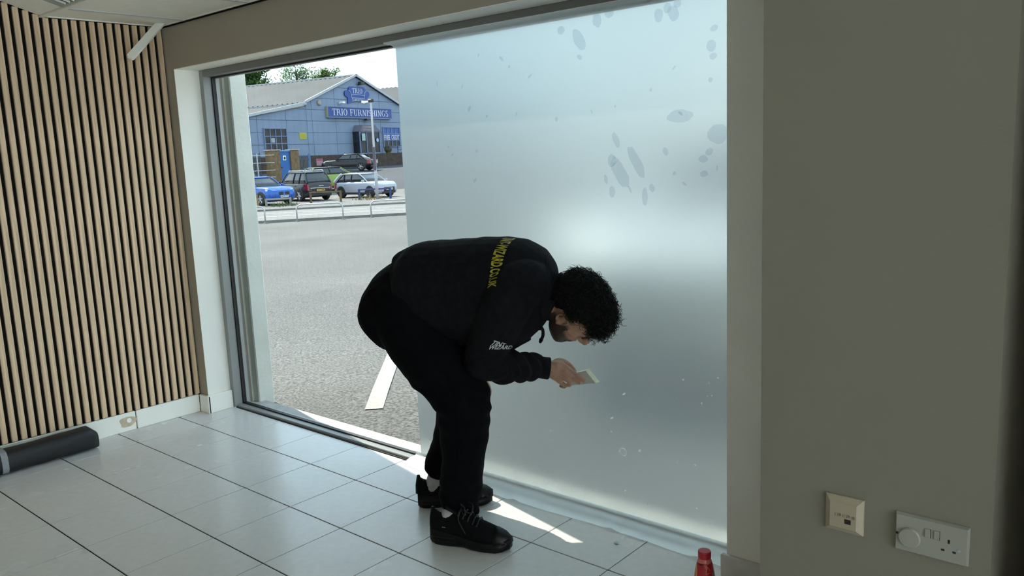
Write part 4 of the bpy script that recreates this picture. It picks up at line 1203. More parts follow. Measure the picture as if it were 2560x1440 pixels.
def zig(pts, w_):
    for (a, b), (c_, d_) in zip(pts[:-1], pts[1:]):
        l_ = math.hypot(c_ - a, d_ - b); nx_, nz_ = -(d_ - b) / l_ * w_, (c_ - a) / l_ * w_
        prism(bm, [(a + nx_, b + nz_), (c_ + nx_, d_ + nz_), (c_ - nx_, d_ - nz_), (a - nx_, b - nz_)], lambda p, q, d: SP(p, q, d), 0.16, 0.20)
zig([(-0.28, 8.10), (-0.1, 8.02), (0.03, 7.85), (0.07, 7.62), (0.10, 7.40), (2.10, 7.40), (2.12, 7.62), (2.15, 7.90), (2.3, 8.08), (2.42, 8.12)], 0.035)
zig([(0.08, 7.70), (0.7, 7.74), (1.4, 7.74), (2.12, 7.70)], 0.03)
ob('sofa_outline', bm, mat('pale_blue_line', (0.28, 0.36, 0.52), 0.5), sf)
serif('TRIO', 0.25, 1.85, 7.86, 8.36, 0.16, m_letter, sf)
serif('SUPERSTORE', 0.12, 2.42, 7.10, 7.30, 0.16, m_letter, sf, big_first=1.55)
# wall fittings
def fit(name, s, z, bxs, m):
    bm = B()
    for b in bxs: sbox(bm, *b)
    return ob(name, bm, m, store)
fit('floodlight', 0, 0, [(1.15, 1.75, 8.72, 9.0, 0.25, 0.6), (1.35, 1.5, 8.7, 8.8, 0.03, 0.3)], m_black)
fit('floodlight', 0, 0, [(1.75, 2.35, 5.22, 5.36, 0.25, 0.6)], m_black)
fit('wall_camera', 0, 0, [(-1.85, -1.45, 6.80, 6.98, 0.2, 0.6), (-1.75, -1.65, 6.78, 6.9, 0.03, 0.3)], m_white)
bm = B(); lathe(bm, [(0.26, 0), (0.26, 0.12), (0.18, 0.2)], 16, Matrix.Translation(SP(-4.67, 6.78, 0.03)) @ Matrix.Rotation(TH, 4, 'Z') @ Matrix.Rotation(PI / 2, 4, 'Y')); ob('alarm_box', bm, mat('cream_alarm', (0.34, 0.31, 0.25), 0.5), store)
fit('yellow_notice', 0, 0, [(-7.65, -6.70, 3.42, 4.02, 0.03, 0.06)], mat('yellow_notice', (0.42, 0.39, 0.05), 0.6))
bm = B()
for k_ in range(3): sbox(bm, -7.45 + 0.05 * k_, -6.9 - 0.05 * k_, 3.82 - 0.13 * k_, 3.86 - 0.13 * k_, 0.06, 0.065)
ob('notice_print', bm, mat('brown_print', (0.35, 0.28, 0.05), 0.6), store)
fit('pale_notice', 0, 0, [(3.72, 4.22, 3.3, 4.05, 0.03, 0.06)], mat('notice_blue', (0.05, 0.12, 0.50), 0.6))
fit('pink_notice', 0, 0, [(-5.75, -4.85, 0.95, 1.60, 0.12, 0.16)], mat('pink_notice', (0.36, 0.20, 0.24), 0.6))
bm = B(); sbox(bm, -5.68, -4.92, 1.42, 1.54, 0.16, 0.165); ob('notice_print', bm, mat('red_print', (0.45, 0.04, 0.06), 0.6), store)
# windows with separate panes
def shop_window(s0, s1, z0, z1, nc, nr, blue_rows):
    bm = B()
    sbox(bm, s0 - 0.08, s0, z0 - 0.08, z1 + 0.08, 0.03, 0.16); sbox(bm, s1, s1 + 0.08, z0 - 0.08, z1 + 0.08, 0.03, 0.16)
    sbox(bm, s0, s1, z0 - 0.08, z0, 0.03, 0.16); sbox(bm, s0, s1, z1, z1 + 0.08, 0.03, 0.16)
    for i in range(1, nc): sbox(bm, s0 + (s1 - s0) * i / nc - 0.035, s0 + (s1 - s0) * i / nc + 0.035, z0, z1, 0.03, 0.13)
    for j in range(1, nr): sbox(bm, s0, s1, z0 + (z1 - z0) * j / nr - 0.035, z0 + (z1 - z0) * j / nr + 0.035, 0.03, 0.13)
    wo = ob('shop_window', bm, m_winbar, store)
    for i in range(nc):
        for j in range(nr):
            bm = B(); sbox(bm, s0 + (s1 - s0) * i / nc + 0.035, s0 + (s1 - s0) * (i + 1) / nc - 0.035, z0 + (z1 - z0) * j / nr + 0.035, z0 + (z1 - z0) * (j + 1) / nr - 0.035, 0.03, 0.08)
            ob('pane', bm, m_bluest if j in blue_rows else m_dkglass, wo)
    return wo
w_a = shop_window(-12.07, -9.38, 2.43, 4.34, 4, 3, ())
bm = B(); sbox(bm, -11.3, -10.85, 3.15, 3.55, 0.09, 0.10); ob('poster', bm, mat('grey_poster', (0.35, 0.37, 0.40), 0.6), w_a)
w_b = shop_window(4.98, 7.80, 2.60, 4.54, 4, 3, (1, 2))
for s_, sa, sb in (('FREE', 5.05, 6.05), ('CREDIT', 6.30, 7.72)):
    me = text_mesh(s_, 0.5, bold=0.008); a_, b_, c_, d_ = extent(me)
    link('lettering', map_mesh(me, lambda q: SP(sa + (q.x - a_) * (sb - sa) / (b_ - a_), 3.30 + (q.y - c_) * 0.48 / (d_ - c_), 0.14)), m_letter, w_b)
# entrance porch
bm = B(); sbox(bm, 0.0, 3.25, 1.9, 4.1, 0.05, 0.9); po = ob('porch', bm, m_dkglass, store)
bm = B()
for s in (0.0, 1.05, 2.2, 3.2): sbox(bm, s - 0.05, s + 0.05, 1.9, 4.1, 0.88, 0.97)
sbox(bm, 0, 3.25, 4.02, 4.12, 0.88, 0.97); sbox(bm, 0, 3.25, 1.9, 2.0, 0.88, 0.97)
ob('porch_frame', bm, mat('blue_grey_frame', (0.16, 0.20, 0.36), 0.5), po)
bm = B(); prism(bm, [(-0.05, 4.1), (0.38, 4.74), (2.38, 4.74), (3.28, 4.1)], lambda a, b, d: SP(a, b, d), 0.05, 1.05); can = ob('canopy', bm, mat('slate_canopy', (0.13, 0.13, 0.17), 0.6), po)
for s_, z_ in (('CUSTOMER', 4.44), ('ENTRANCE', 4.17)):
    me = text_mesh(s_, 0.25, bold=0.006); a_, b_, c_, d_ = extent(me)
    link('lettering', map_mesh(me, lambda q: SP(0.42 + (q.x - a_) * 1.45 / (b_ - a_), z_ + (q.y - c_) * 0.19 / (d_ - c_), 1.07)), mat('pinkish_letter', (0.40, 0.33, 0.33), 0.6), can)
bm = B(); lathe(bm, [(0.2, 0), (0.2, 0.01)], 16, Matrix.Translation(SP(2.75, 3.25, 0.98)) @ Matrix.Rotation(TH, 4, 'Z') @ Matrix.Rotation(PI / 2, 4, 'Y')); ob('round_sticker', bm, mat('pale_blue_disc', (0.35, 0.50, 0.72), 0.5), po)
bm = B(); sbox(bm, 0.25, 0.8, 3.2, 3.9, 0.98, 0.99); ob('poster', bm, mat('mint_poster', (0.35, 0.50, 0.45), 0.6), po)
# terrace handrail
rl = root('hand_rail', SP(5.6, 1.9, 1.2), 'dark blue handrail beside the store entrance steps', 'rail', world=True)
bm = B()
for a, b in (((4.0, 2.55), (6.9, 2.62)), ((5.7, 1.88), (5.7, 2.62)), ((6.5, 1.88), (6.5, 2.62)), ((5.7, 2.2), (6.5, 2.2)), ((6.6, 2.55), (8.3, 1.9))):
    pa, pb = SP(*a, 1.3), SP(*b, 1.3); tube(bm, [pa, (pa + pb) / 2, pb], 0.045, 6)
ob('rails', bm, m_blue_rail, rl)
tp = root('clipped_bush', SP(4.4, 1.88, 1.0), 'small dark clipped bush by the store entrance', 'bush', world=True)
bm = B(); ellipsoid(bm, SP(4.4, 2.32, 1.0), ((0.40, 0, 0), (0, 0.40, 0), (0, 0, 0.42)), 14, 10)
for v in bm.verts: v.co += (v.co - SP(4.4, 2.32, 1.0)) * 0.15 * noise.noise(v.co * 5)
ob('foliage', bm, mat('brown_green_leaf', (0.075, 0.07, 0.035), 0.95, var=0.4, vscale=8), tp, smooth=True)
bm = B(); c_ = SP(4.4, 1.87, 1.0); lathe(bm, [(0.22, 0), (0.26, 0.28)], 12, Matrix.Translation(c_)); ob('pot', bm, mat('brown_pot', (0.12, 0.08, 0.05), 0.8), tp)

# ------------------------------------------------------------------ gate enclosure and palisade fence
GO = V((-53.9, 35.2, 0))
def GP(s, z, d=0.0):
    p = GO + E1 * s + N2 * d
    return V((p.x, p.y, z))
def gbox(bm, s0, s1, z0, z1, d0, d1): hexa(bm, [GP(s, z, d) for s in (s0, s1) for z in (z0, z1) for d in (d0, d1)])
zg = 0.1
m_buff = mat('buff_brick', (0.19, 0.125, 0.065), 0.9, var=0.3, vscale=5)
for s0, s1, lab in ((-0.15, 0.92, 'broad buff brick gatepost with a stone cap, nearer the blue car'), (2.05, 2.95, 'narrower buff brick gatepost with a stone cap, beside the palisade end post')):
    gpst = root('gate_post', GP((s0 + s1) / 2, zg), lab, 'gatepost', 'brick gateposts of the blue door', world=True)
    bm = B(); gbox(bm, s0, s1, zg - 0.3, 2.30, -0.45, 0.0); ob('brick_shaft', bm, m_buff, gpst)
    bm = B(); gbox(bm, s0 - 0.06, s1 + 0.06, 2.30, 2.37, -0.5, 0.06); ob('cap_stone', bm, m_concrete, gpst)
gd = root('steel_door', GP(1.5, zg), 'bright blue steel door between the two brick gateposts', 'door', world=True)
bm = B(); gbox(bm, 0.94, 2.03, zg - 0.2, 2.22, -0.2, -0.1); ob('leaf', bm, mat('bright_blue_paint', (0.02, 0.12, 0.38), 0.5), gd)
bm = B(); gbox(bm, 0.94, 2.03, 2.22, 2.32, -0.25, -0.02); ob('lintel', bm, mat('blue_lintel', (0.16, 0.30, 0.55), 0.5), gd)
bm = B(); gbox(bm, 1.30, 1.62, 1.55, 1.90, -0.1, -0.085); pn = ob('sign_plate', bm, m_white, gd)
bm = B(); ellipsoid(bm, GP(1.46, 1.72, -0.083), ((0.05, 0, 0), (0, 0.09, 0), (0, 0, 0.12)), 10, 6); ob('pictogram', bm, m_black, pn)
bm = B(); gbox(bm, 1.08, 1.18, 1.0, 1.06, -0.1, -0.04); ob('handle', bm, m_black, gd)
m_pal = mat('grey_blue_palisade', (0.08, 0.105, 0.145), 0.6)
def palisade(s0, s1, z0, h, d, label, end=None):
    o = root('palisade_fence', GP((s0 + s1) / 2, z0, d), label, 'fence', world=True)
    bm = B(); s = s0
    while s < s1:
        gbox(bm, s, s + 0.055, z0, z0 + h - 0.06, d, d + 0.02)
        hexa(bm, [GP(q, z, dd, ) for q in (s, s + 0.055) for z in (z0 + h - 0.06, z0 + h) for dd in (d, d + 0.02)])
        s += 0.16
    tag(ob('pales', bm, m_pal, o), None, kind='stuff')
    for zz in (z0 + 0.35, z0 + h - 0.35):
        bm = B(); gbox(bm, s0, s1, zz, zz + 0.07, d - 0.05, d); ob('rail', bm, m_pal, o)
    for s in ([s0 + 0.05, s1 - 0.1] if end is None else end):
        bm = B(); gbox(bm, s, s + 0.13, z0 - 0.2, z0 + h + 0.1, d - 0.06, d + 0.07); ob('post', bm, mat('blue_post', (0.07, 0.16, 0.33), 0.5), o)
palisade(3.0, 4.35, 0.35, 1.55, -0.2, 'short run of palisade fence beside the brick gatepost', end=[4.25])
palisade(-4.2, -0.2, 0.2, 1.95, -0.8, 'grey palisade fence behind the blue car', end=[-1.45])
o = root('mesh_fence', GP(-2.3, 0.0, 0.4), 'weathered rail fence with a leaning pole behind the blue car', 'fence', world=True)
for zz in (0.35, 0.85, 1.4, 1.95):
    bm = B(); gbox(bm, -4.3, -0.15, zz, zz + 0.045, 0.4, 0.44); ob('rail', bm, m_galv, o)
for s in (-3.1, -1.9):
    bm = B(); gbox(bm, s, s + 0.06, -0.2, 2.1, 0.4, 0.46); ob('post', bm, m_galv, o)
bm = B(); tube(bm, [GP(-2.95, 2.9, 0.5), GP(-2.6, 1.5, 0.5), GP(-2.2, 0.1, 0.5)], 0.045, 6); ob('leaning_pole', bm, m_galv, o)
bm = B(); sbox(bm, -22, -14.1, 0.2, 1.9, -2.0, -1.7); tag(ob('wall_boundary', bm, mat('brown_brick', (0.10, 0.055, 0.04), 0.9)), 'low brown brick boundary wall', kind='structure')

# ------------------------------------------------------------------ trees behind the store
def tree(label, px, py, D, rx, rz_, n, size, cols, dens=1.0, seed=1):
    rnd = random.Random(seed)
    d = ray(px, py); t_ = D / math.hypot(d.x, d.y); c = EYE + d * t_
    o = root('tree', (c.x, c.y, 0.55), label, 'tree', 'trees rising behind the store roof', world=True)
    bm = B()
    tube(bm, [(c.x, c.y, 0.5), (c.x + 0.1, c.y, c.z * 0.5), (c.x, c.y + 0.1, c.z - rz_ * 0.3), (c.x + 0.2, c.y, c.z + rz_ * 0.5)], [0.35, 0.28, 0.2, 0.08], 8)
    for k_ in range(9):
        a = rnd.uniform(0, 2 * PI); zz = c.z - rz_ * rnd.uniform(0.1, 0.7)
        tube(bm, [(c.x, c.y, zz), (c.x + math.cos(a) * rx * 0.45, c.y + math.sin(a) * rx * 0.45, zz + rz_ * 0.45), (c.x + math.cos(a) * rx * 0.75, c.y + math.sin(a) * rx * 0.75, zz + rz_ * 0.8)], [0.12, 0.07, 0.03], 5)
    ob('trunk', bm, mat('bark', (0.10, 0.08, 0.06), 0.95), o)
    bm = B()
    clumps = []
    for k_ in range(int(26 * dens)):
        a, ph, rr = rnd.uniform(0, 2 * PI), math.acos(rnd.uniform(-1, 1)), rnd.uniform(0.35, 0.95)
        clumps.append((V((c.x + rx * rr * math.sin(ph) * math.cos(a), c.y + rx * rr * math.sin(ph) * math.sin(a), c.z + rz_ * rr * math.cos(ph))), rnd.uniform(0.18, 0.34) * rx))
    for k_ in range(n):
        cc, cr = rnd.choice(clumps)
        p = cc + V((rnd.gauss(0, 1), rnd.gauss(0, 1), rnd.gauss(0, 0.8))) * cr * 0.6
        u_ = V((rnd.gauss(0, 1), rnd.gauss(0, 1), rnd.gauss(0, 1))).normalized() * size * rnd.uniform(0.6, 1.3)
        v_ = V((rnd.gauss(0, 1), rnd.gauss(0, 1), rnd.gauss(0, 1))); v_ = (v_ - u_.normalized() * v_.dot(u_.normalized())).normalized() * size * 0.55
        f = bm.faces.new([bm.verts.new(q) for q in (p - u_, p + v_, p + u_, p - v_)])
        f.material_index = rnd.choice((0, 0, 1))
    cr_ = ob('crown', bm, None, o)
    for i, cc in enumerate(cols): cr_.data.materials.append(leaf_mat('leaf_%d_%d' % (seed, i), cc))
def leaf_mat(name, c):
    m = bpy.data.materials.new(name); m.use_nodes = True
    n = m.node_tree; n.nodes.clear()
    o_ = n.nodes.new('ShaderNodeOutputMaterial')
    df = n.nodes.new('ShaderNodeBsdfDiffuse'); df.inputs['Color'].default_value = (*c, 1)
    tl = n.nodes.new('ShaderNodeBsdfTranslucent'); tl.inputs['Color'].default_value = (c[0] * 1.2, c[1] * 1.3, c[2], 1)
    mx = n.nodes.new('ShaderNodeMixShader'); mx.inputs['Fac'].default_value = 0.45
    n.links.new(df.outputs[0], mx.inputs[1]); n.links.new(tl.outputs[0], mx.inputs[2]); n.links.new(mx.outputs[0], o_.inputs['Surface'])
    return m
tree('dense dark green tree rising behind the store roof next to the pilaster', 640, 225, 118, 3.6, 3.6, 5200, 0.24, [(0.050, 0.095, 0.028), (0.025, 0.055, 0.02)], seed=3)
tree('thin pale airy tree, the tallest behind the store roof', 742, 212, 122, 3.0, 3.4, 1900, 0.17, [(0.15, 0.20, 0.12), (0.08, 0.13, 0.05)], dens=1.3, seed=5)
tree('small bushy green tree low behind the roof ridge', 818, 203, 126, 2.4, 2.1, 1500, 0.19, [(0.065, 0.12, 0.03), (0.10, 0.13, 0.045)], seed=9)
bm = B(); hexa(bm, [V((x_, y_, z_)) for x_ in (-160, -150) for y_ in (20, 130) for z_ in (0, 4.5)])
tag(ob('hedge', bm, mat('far_hedge', (0.07, 0.11, 0.05), 0.95, var=0.4, vscale=0.4)), 'distant dark hedge line', kind='structure')
# ================================================================== THE PERSON
FWD = V((0.94, 0.34, 0)).normalized()
RGT = V((FWD.y, -FWD.x, 0))
PC = V((-2.05, 2.14, 0))
UP = V((0, 0, 1))
def P(px, py, lat=0.0):      # point of the body, lat metres to the person's right of the mid plane
    d = ray(px, py)
    return EYE + d * (((PC + RGT * lat).dot(RGT)) / d.dot(RGT))
def ering(c, A, Bv, n=28, pw=2.0):
    rg = []
    for k in range(n):
        a = 2 * PI * k / n
        ca, sa = math.cos(a), math.sin(a)
        q = (abs(ca) ** pw + abs(sa) ** pw) ** (-1 / pw)
        rg.append(c + A * (ca * q) + Bv * (sa * q))
    return rg
def body_loft(bm, st, n=28, pw=2.2):     # (top px, bottom px, lateral radius, lateral centre)
    rings = []
    for (t_, b_, la, lc) in st:
        T, Bt = P(*t_, lc), P(*b_, lc)
        rings.append(ering((T + Bt) / 2, RGT * la, (T - Bt) / 2, n, pw))
    c0 = sum(rings[0], V()) / n; c1 = sum(rings[-1], V()) / n
    rings = [[c0 + (p - c0) * 0.5 for p in rings[0]]] + rings + [[c1 + (p - c1) * 0.5 for p in rings[-1]]]
    loft(bm, rings)
def limb(bm, pts, rs, n=18):
    tube(bm, smooth_path(pts, 4), _interp(rs, 4), n, rounded=True)
def _interp(rs, k):
    out_ = []
    for a, b in zip(rs[:-1], rs[1:]):
        out_ += [a + (b - a) * s / k for s in range(k)]
    return out_ + [rs[-1]]

m_hood = mat('black_sweatshirt', (0.0062, 0.0060, 0.0075), 0.9, var=0.25, vscale=40, bump=0.25, bscale=350, spec=0.12)
m_trou = mat('black_joggers', (0.0022, 0.0023, 0.0030), 0.9, var=0.2, vscale=40, bump=0.2, bscale=300, spec=0.08)
m_cuff = mat('dark_rib_knit', (0.0065, 0.0072, 0.0095), 0.9, bump=0.4, bscale=200, spec=0.2)
m_sock = mat('grey_white_rib_sock', (0.42, 0.41, 0.39), 0.9, var=0.1, vscale=60)
m_shoe = mat('black_shoe_fabric', (0.0022, 0.0022, 0.0026), 0.7, bump=0.2, bscale=200, spec=0.12)
m_shoe2 = mat('black_shoe_leather', (0.004, 0.004, 0.004), 0.45, spec=0.25)
m_sole = mat('black_shoe_sole', (0.0026, 0.0026, 0.003), 0.45, spec=0.2)
m_hair = mat('black_curly_hair', (0.0032, 0.0028, 0.0028), 0.5, spec=0.3)

# ---- key points
hipR, hipL = P(1010, 775, 0.09), P(1010, 790, -0.10)
kneeR, kneeL = P(1158, 1000, 0.12), P(1160, 985, -0.13)
ankR = on_z(1150, 1262, 0.125); ankL = on_z(1105, 1182, 0.135)
shoR, shoL = P(1285, 715, 0.155), P(1290, 690, -0.165)
elbR = P(1203, 895, 0.145); wriR = on_y(1372, 921, 2.312)
elbL = P(1208, 845, -0.22); wriL = P(1182, 913, -0.17)
neck0, neck1 = P(1355, 735, 0.0), P(1402, 770, 0.0)
HC = V((-1.697, 2.262, 0.838))
HS, HF, HU = V((0.078, -0.975, -0.208)), V((0.31, 0.222, -0.924)), V((0.947, 0.008, 0.32))
def H(s, f, u): return HC + HS * s + HF * f + HU * u

# ---- skin: one continuous body (head, neck, torso, limbs, hands)
bm = B()
lv = [(-0.121, 0.066, 0.016, 0.022, 0.018), (-0.113, 0.058, 0.033, 0.05, 0.034), (-0.09, 0.046, 0.050, 0.062, 0.050), (-0.06, 0.030, 0.066, 0.072, 0.061), (-0.03, 0.02, 0.076, 0.092, 0.066),
      (0.0, 0.01, 0.083, 0.105, 0.070), (0.03, 0.005, 0.090, 0.11, 0.073), (0.06, 0.0, 0.089, 0.112, 0.074), (0.09, -0.005, 0.074, 0.10, 0.065), (0.11, -0.008, 0.05, 0.07, 0.046), (0.121, -0.01, 0.02, 0.03, 0.02)]
rings = []
for u_, fc, af, ab, w_ in lv:
    rg = []
    for k in range(32):
        a = 2 * PI * k / 32
        ca, sa = math.cos(a), math.sin(a)
        q = (abs(ca) ** 2.4 + abs(sa) ** 2.4) ** (-1 / 2.4)
        rg.append(H(w_ * sa * q, fc + (af if ca > 0 else ab) * ca * q, u_))
    rings.append(rg)
loft(bm, rings)
tube(bm, [H(0, 0.088, 0.036), H(0, 0.104, 0.012), H(0, 0.116, -0.006), H(0, 0.119, -0.014)], [0.008, 0.010, 0.0125, 0.012], 12, rounded=True)      # nose
for s in (-1, 1):
    tube(bm, [H(s * 0.012, 0.103, -0.020), H(s * 0.008, 0.112, -0.019)], [0.0085, 0.008], 8, rounded=True)
    tube(bm, [H(s * 0.012, 0.094, 0.040), H(s * 0.032, 0.090, 0.043), H(s * 0.052, 0.074, 0.038)], [0.009, 0.010, 0.008], 8, rounded=True)          # brow
    tube(bm, [H(s * 0.045, 0.070, -0.008), H(s * 0.058, 0.045, -0.006)], [0.014, 0.013], 8, rounded=True)                                           # cheekbone
    ellipsoid(bm, H(s * 0.031, 0.083, 0.020), (HS * 0.013, HF * 0.010, HU * 0.010), 10, 8)                                                           # eyelids
    ear = [H(s * (0.070 + 0.010 * math.sin(t_ * 1.0)), 0.004 - 0.020 * math.cos(t_) - 0.004, 0.004 + 0.034 * math.sin(t_)) for t_ in [R(x_) for x_ in (-75, -30, 20, 60, 100, 140, 180, 220, 255)]]
    ear = [p + HS * s * 0.013 for p in ear]
    tube(bm, smooth_path(ear, 3), 0.0040, 8, rounded=True)
    ellipsoid(bm, H(s * 0.074, 0.001, 0.0), (HS * s * 0.006, HF * 0.012, HU * 0.026), 12, 8)
    ellipsoid(bm, H(s * 0.078, 0.006, -0.026), (HS * s * 0.006, HF * 0.007, HU * 0.009), 10, 6)
tube(bm, [H(-0.022, 0.094, -0.050), H(0, 0.101, -0.048), H(0.022, 0.094, -0.050)], [0.005, 0.0065, 0.005], 8, rounded=True)
tube(bm, [H(-0.020, 0.093, -0.060), H(0, 0.099, -0.061), H(0.020, 0.093, -0.060)], [0.005, 0.007, 0.005], 8, rounded=True)
limb(bm, [P(1330, 728, 0), neck0, neck1, H(0, -0.02, -0.04)], [0.058, 0.055, 0.054, 0.052])
limb(bm, [P(1000, 745, 0), P(1120, 725, 0), P(1250, 725, 0), P(1335, 730, 0)], [0.10, 0.10, 0.105, 0.06])
limb(bm, [P(1320, 725, 0), shoR, P(1240, 820, 0.160), P(1207, 890, 0.148), P(1258, 914, 0.105), P(1300, 918, 0.062) * 0.5 + on_y(1300, 918, 2.225) * 0.5, on_y(1338, 917, 2.277), wriR], [0.05, 0.045, 0.04, 0.036, 0.034, 0.031, 0.028, 0.026])
limb(bm, [P(1320, 715, 0), shoL, elbL, wriL], [0.05, 0.045, 0.035, 0.026])
limb(bm, [P(1000, 760, 0.03), hipR, kneeR, ankR, ankR - UP * 0.05], [0.07, 0.075, 0.05, 0.026, 0.026])
limb(bm, [P(1000, 760, -0.03), hipL, kneeL, ankL, ankL - UP * 0.05], [0.07, 0.075, 0.05, 0.026, 0.026])
def oy(pts): return [on_y(*q) for q in pts]
# right hand, pinching the smoothing card against the film
palm = oy([(1368, 921, 2.308), (1388, 926, 2.328), (1405, 931, 2.348)])
kn = oy([(1409, 911, 2.362), (1411, 925, 2.352), (1408, 939, 2.345), (1400, 951, 2.342)])
kd = (kn[3] - kn[0]).normalized()
pn = (palm[2] - palm[0]).normalized().cross(kd).normalized()
rings = [ering(palm[0], kd * 0.027, pn * 0.021, 20), ering(palm[1], kd * 0.037, pn * 0.019, 20, 2.4), ering((kn[0] + kn[3]) / 2 - (palm[2] - palm[0]).normalized() * 0.004, kd * 0.041, pn * 0.0155, 20, 2.6), ering((kn[0] + kn[3]) / 2 + (palm[2] - palm[0]).normalized() * 0.006, kd * 0.034, pn * 0.010, 20, 2.4)]
loft(bm, rings)
def finger(pts, rs): tube(bm, smooth_path(pts, 3), _interp(rs, 3), 12, rounded=True)
finger(oy([(1404, 914, 2.355), (1414, 917, 2.364), (1434, 932, 2.386), (1450, 945, 2.402), (1459, 952, 2.414)]), [0.0105, 0.0105, 0.0095, 0.0085, 0.0075])
finger(oy([(1404, 928, 2.346), (1414, 931, 2.354), (1430, 944, 2.374), (1442, 953, 2.396), (1447, 957, 2.412)]), [0.0105, 0.0105, 0.0095, 0.0085, 0.0075])
finger(oy([(1402, 942, 2.340), (1410, 945, 2.346), (1423, 954, 2.356), (1424, 962, 2.374), (1415, 962, 2.388)]), [0.010, 0.010, 0.0092, 0.0085, 0.0075])
finger(oy([(1395, 952, 2.338), (1402, 956, 2.344), (1412, 963, 2.354), (1410, 967, 2.368), (1402, 965, 2.378)]), [0.009, 0.009, 0.0082, 0.0075, 0.007])
finger(oy([(1380, 911, 2.330), (1396, 903, 2.358), (1413, 906, 2.388), (1427, 917, 2.408), (1436, 927, 2.420)]), [0.013, 0.0135, 0.0115, 0.0098, 0.0085])
# left hand resting on the left knee
lw = wriL; lf = (P(1207, 962, -0.15) - wriL).normalized()
lp = wriL + lf * 0.05
loft(bm, [ering(lw, RGT * 0.026, FWD * 0.018, 18), ering(lp, RGT * 0.038, FWD * 0.015, 18, 2.4), ering(lp + lf * 0.035, RGT * 0.038, FWD * 0.013, 18, 2.4)])
for i, q in enumerate((0.030, 0.010, -0.010, -0.029)):
    a = lp + lf * 0.03 + RGT * q
    finger([a, a + lf * (0.030 - 0.004 * abs(i - 1.4)) + FWD * 0.004, a + lf * 0.052 + FWD * (-0.004), a + lf * 0.066 - FWD * 0.014], [0.0095, 0.0092, 0.0085, 0.0075])
finger([lw + lf * 0.02 + RGT * 0.024, lw + lf * 0.045 + RGT * 0.046 + FWD * 0.008, lw + lf * 0.07 + RGT * 0.052 + FWD * 0.008], [0.012, 0.0105, 0.009])
me = remesh(bm, 0.0034, smooth=3, factor=0.4)
me.name = 'person'
# stubble along the jaw is a colour of the skin
att = me.color_attributes.new('stubble', 'FLOAT_COLOR', 'POINT')
for i, v in enumerate(me.vertices):
    d = v.co - HC
    s_, f_, u_ = d.dot(HS), d.dot(HF), d.dot(HU)
    k = 0.0
    if abs(s_) < 0.12 and -0.03 < f_ < 0.14 and -0.16 < u_ < 0.03:
        cut = -0.028 - 0.35 * max(0, f_ - 0.05)
        k = min(1, max(0, (cut - u_) / 0.016 + 0.5))
        if f_ < 0.045: k = max(k, min(1, max(0, (f_ - 0.012) / 0.01)) * min(1, max(0, (0.01 - u_) / 0.02)))
        if f_ > 0.088 and -0.072 < u_ < -0.040 and abs(s_) < 0.024: k *= 0.3
    att.data[i].color = (k, k, k, 1)
m_skin = mat('brown_skin', (0.42, 0.22, 0.145), 0.5, var=0.10, vscale=25, bump=0.12, bscale=160)
n = m_skin.node_tree
b_ = n.nodes['Principled BSDF']
old = b_.inputs['Base Color'].links[0].from_socket
ca = n.nodes.new('ShaderNodeVertexColor'); ca.layer_name = 'stubble'
mx = n.nodes.new('ShaderNodeMix'); mx.data_type = 'RGBA'; mx.inputs['B'].default_value = (0.016, 0.012, 0.010, 1)
fm = n.nodes.new('ShaderNodeMath'); fm.operation = 'MULTIPLY'; fm.inputs[1].default_value = 0.93
n.links.new(ca.outputs['Color'], fm.inputs[0]); n.links.new(fm.outputs[0], mx.inputs['Factor'])
n.links.new(old, mx.inputs['A']); n.links.new(mx.outputs['Result'], b_.inputs['Base Color'])
person = link('person', me, m_skin, None, smooth=True)
tag(person, 'person in black sweatshirt and joggers bending forward to smooth the window film', 'person')

def wrinkle(me, fn):
    me.update()
    n_ = len(me.vertices)
    co = [v.co.copy() for v in me.vertices]; no = [v.normal.copy() for v in me.vertices]
    for i, v in enumerate(me.vertices):
        v.co = co[i] + no[i] * fn(co[i])
    me.update()

# ---- joggers
bm = B()
body_loft(bm, [((1020, 640), (1130, 850), 0.165, 0), ((985, 655), (1085, 868), 0.178, 0), ((955, 680), (1040, 880), 0.185, 0), ((936, 712), (1003, 872), 0.178, 0), ((928, 745), (972, 840), 0.150, 0), ((931, 768), (950, 812), 0.10, 0)], pw=2.3)
limb(bm, [P(1012, 775, 0.085), P(1045, 835, 0.10), P(1093, 905, 0.115), P(1150, 985, 0.12), P(1160, 1030, 0.12), P(1160, 1090, 0.12), P(1158, 1150, 0.118), P(1153, 1205, 0.115), on_z(1149, 1240, 0.155)],
     [0.128, 0.130, 0.124, 0.104, 0.097, 0.090, 0.079, 0.077, 0.078], n=24)
limb(bm, [on_z(1149, 1238, 0.157), on_z(1158, 1262, 0.124)], [0.073, 0.064], n=20)
limb(bm, [P(1012, 785, -0.085), P(1050, 850, -0.10), P(1100, 915, -0.115), P(1150, 985, -0.13), P(1148, 1030, -0.13), P(1135, 1090, -0.13), P(1118, 1130, -0.13), on_z(1103, 1160, 0.175)],
     [0.125, 0.128, 0.122, 0.100, 0.092, 0.083, 0.075, 0.068], n=24)
me = remesh(bm, 0.0062, smooth=8, factor=0.5)
me.name = 'joggers'
def f_tr(c):
    a = noise.noise(V((c.x * 9, c.y * 9, c.z * 17)))
    k = 0.0045 * a
    low = max(0, 1 - c.z / 0.42)
    k += 0.010 * low * noise.noise(V((c.x * 8, c.y * 8, c.z * 30 + 3)))
    k += 0.004 * math.exp(-((c.z - 0.53) / 0.10) ** 2) * math.sin(c.z * 90 + 3 * noise.noise(c * 12))
    return k
wrinkle(me, f_tr)
jg = link('joggers', me, m_trou, person, smooth=True)
